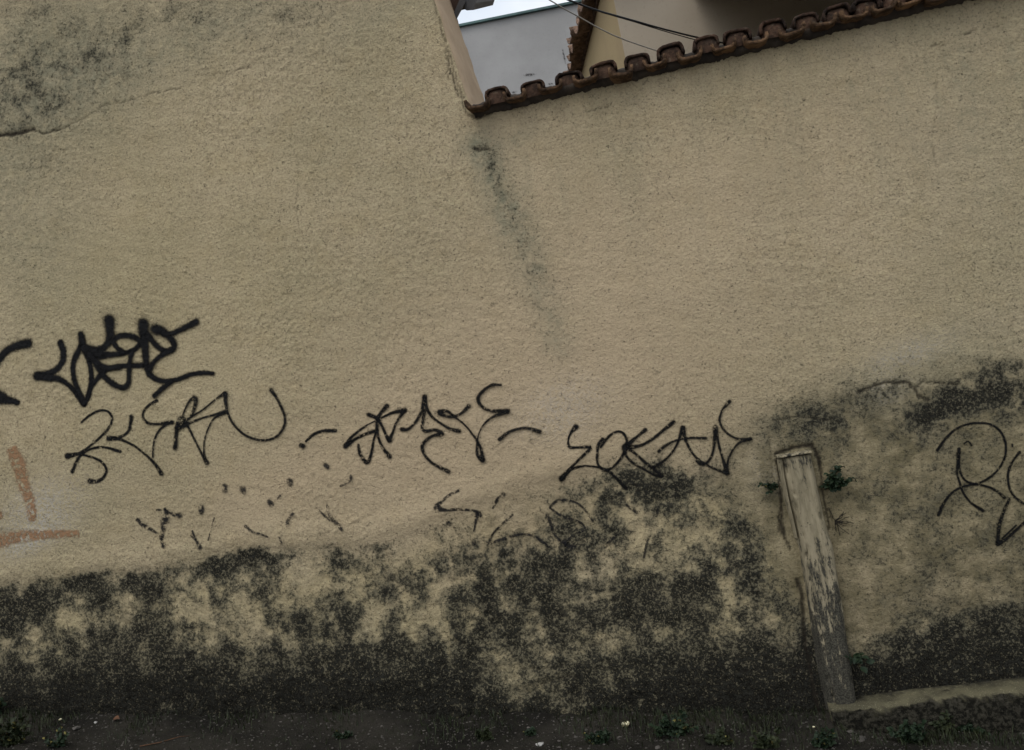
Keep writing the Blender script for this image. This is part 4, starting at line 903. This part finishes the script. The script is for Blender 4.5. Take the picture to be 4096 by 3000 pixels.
GW = [  # px, py (foot), height, spread, stems, leaf, seed, label, yellow
    (60, 2975, .26, .55, 20, .050, 21, 'dense dark weed clump in the bottom left corner', .10), (250, 2985, .14, .6, 12, .036, 22, 'low weed beside the bottom left clump', .25), (20, 2890, .20, .5, 12, .045, 23, 'dark weed against the wall at the left edge', .08), (1380, 2950, .08, .7, 8, .030, 34, 'tiny weed at the wall foot left of the centre', .2),
    (1940, 2955, .10, .6, 10, .034, 24, 'small round weed at the wall foot near the centre', .06), (2130, 2935, .06, .7, 6, .028, 35, 'flat little weed beside the crumpled paper', .1), (2400, 2965, .11, .65, 12, .034, 25, 'weed at the wall foot left of the white flowers', .10), (2700, 2930, .17, .75, 20, .040, 26, 'spreading weed patch with white flowers at the wall foot', .05), (2880, 2975, .10, .7, 12, .034, 36, 'low weed right of the white flowers', .1),
    (3080, 2985, .13, .6, 15, .040, 27, 'bushy weed left of the post foot', .06), (3300, 2985, .14, .5, 14, .038, 28, 'upright weed in front of the post foot', .16), (3640, 2965, .15, .6, 15, .042, 29, 'dark weed in front of the concrete ledge', .03), (3760, 2915, .13, .7, 12, .040, 30, 'spreading weed against the ledge face', .03), (3890, 2925, .08, .8, 8, .036, 31, 'small weed against the ledge near the right edge', .03)]
for (px, py, h, sp, ns, lf, sd_, lab, yl) in GW:
    h *= .8
    fl = []
    if sd_ == 26: fl = [(at(2502, 2902, -.16), .027), (at(2708, 2966, -.20), .027), (at(2612, 2976, -.2), .013)]
    if sd_ == 22: fl = [(at(242, 2880, -.10), .012)]
    if sd_ == 28: fl = [(at(3255, 2910, -.16), .008)]
    weed('ground_weed', on_ground(px, py), lab, h, sp, ns, 20, lf, M_LEAF if sd_ % 3 else M_LEAF2, sd_, (0, -.3, 1), fl, 'weeds along the foot of the wall', yl)

# ------------------------------------------------------------------ litter, stones, moss
def lump(name, px, py, size, mat, label, cat, seed, flat=.6, group=None, faceted=False):
    p = on_ground(px, py); bm = bmesh.new(); bmesh.ops.create_icosphere(bm, subdivisions=2 if not faceted else 1, radius=1); r = random.Random(seed)
    for v in bm.verts:
        k = 1 + r.uniform(-.28, .28); v.co = Vector((v.co.x * size * k * r.uniform(.9, 1.3), v.co.y * size * k, v.co.z * size * flat * k))
    o = link(name, bm_mesh(name, bm), mat, None, label, cat, group); o.location = p + Vector((0, 0, size * flat * .5)); o.rotation_euler = (r.uniform(-.2, .2), r.uniform(-.2, .2), r.uniform(0, 3)); return o
M_STONE = mat_simple('grey_stone', (.10, .09, .08), (.05, .046, .04), 12, 90, .5)
M_PAPER = mat_simple('dirty_paper', (.40, .39, .37), (.27, .26, .24), 16, 80, .4)
M_DEAD = mat_simple('dead_leaf', (.12, .06, .032), (.08, .042, .025), 20, 90, .3)
lump('crumpled_paper', 2160, 2978, .024, M_PAPER, 'dirty white crumpled paper scrap on the soil', 'litter', 61, .45, faceted=True)
lump('rubble_stone', 3440, 2955, .035, M_STONE, 'flat pale stone below the near end of the ledge', 'stone', 62, .35, faceted=True)
lump('rubble_stone', 3405, 2930, .022, M_STONE, 'small stone lying between post foot and flat stone', 'stone', 63, .5, faceted=True)
lump('rubble_stone', 390, 2932, .010, M_PAPER, 'white pebble near the dead orange leaf', 'stone', 64, .7)
lump('rubble_stone', 415, 2882, .010, M_STONE, 'grey pebble above the dead orange leaf', 'stone', 65, .7)
lump('rubble_stone', 310, 2935, .028, M_STONE, 'grey stone left of the white pebble', 'stone', 66, .4, faceted=True)
lump('rubble_stone', 2630, 2990, .014, M_STONE, 'pebble at the bottom edge below the white flowers', 'stone', 68, .5)
V = []; F = []; add_leaf(V, F, Vector((0, 0, 0)), Vector((1, -.2, .05)), Vector((0, -.5, 1)), .045, .018)
o = link('dead_leaf', mesh_np('dead_leaf', V, F), M_DEAD, None, 'single dead orange leaf on the soil at lower left', 'leaf'); o.location = on_ground(462, 2922) + Vector((0, 0, .012))
tw = [on_ground(560, 2990), on_ground(640, 2975), on_ground(720, 2952), on_ground(760, 2948)]
o = link('twig', tube_mesh('twig', [t + Vector((0, 0, .012)) - tw[0] for t in tw], [.003, .0028, .002, .0012], 5), M_DEAD, None, 'thin reddish twig on the soil at lower left', 'twig'); o.location = tw[0]

# pebbles and short grass: far too many to count
r_ = random.Random(77); V = []; F = []
oct_ = [(1, 0, 0), (-1, 0, 0), (0, 1, 0), (0, -1, 0), (0, 0, 1), (0, 0, -1)]
of = [(0, 2, 4), (2, 1, 4), (1, 3, 4), (3, 0, 4), (2, 0, 5), (1, 2, 5), (3, 1, 5), (0, 3, 5)]
for i in range(5200):
    x = r_.uniform(XL, XR); y = -abs(r_.gauss(0, .42)) - .01; s = min(.016, .0022 + abs(r_.gauss(0, .0030))); b = len(V); z = gzz_(x, y)
    for c in oct_: V.append((x + c[0] * s * r_.uniform(.7, 1.4), y + c[1] * s * r_.uniform(.7, 1.4), z + c[2] * s * r_.uniform(.4, .8)))
    F += [tuple(b + k for k in f) for f in of]
link('gravel', mesh_np('gravel', V, F, False), M_STONE, None, 'fine pebbles and plaster crumbs scattered on the soil', 'gravel', kind='stuff')
V = []; F = []
cl = [at(px, 2900).x for px in (0, 40, 90, 180, 260, 620, 1000, 1380, 1800, 1960, 2380, 2460, 2560, 2700, 2760, 2850, 3000, 3100, 3280, 3600, 3700, 3800, 3950)]
for i in range(3600):
    x = r_.choice(cl) + r_.gauss(0, .10); y = -abs(r_.gauss(0, .16)) - .015; z = gzz_(x, y) - .004
    if x > lf0.x and y > LD - .02: y -= .18
    L = r_.uniform(.015, .055); a = r_.uniform(0, 6.28); w = r_.uniform(.0012, .003); dx, dy = math.cos(a), math.sin(a); ln = r_.uniform(.2, .9) * L; b = len(V)
    V += [(x - dy * w, y + dx * w, z), (x + dy * w, y - dx * w, z), (x + dx * ln * .4 + dy * w * .8, y + dy * ln * .4 - dx * w * .8, z + L * .6), (x + dx * ln * .4 - dy * w * .8, y + dy * ln * .4 + dx * w * .8, z + L * .6), (x + dx * ln, y + dy * ln - .003, z + L)]
    F += [(b, b + 1, b + 2, b + 3), (b + 3, b + 2, b + 4)]
link('grass', mesh_np('grass', V, F), M_LEAF2, None, 'short dark grass and moss in tufts along the wall foot', 'grass', kind='stuff')
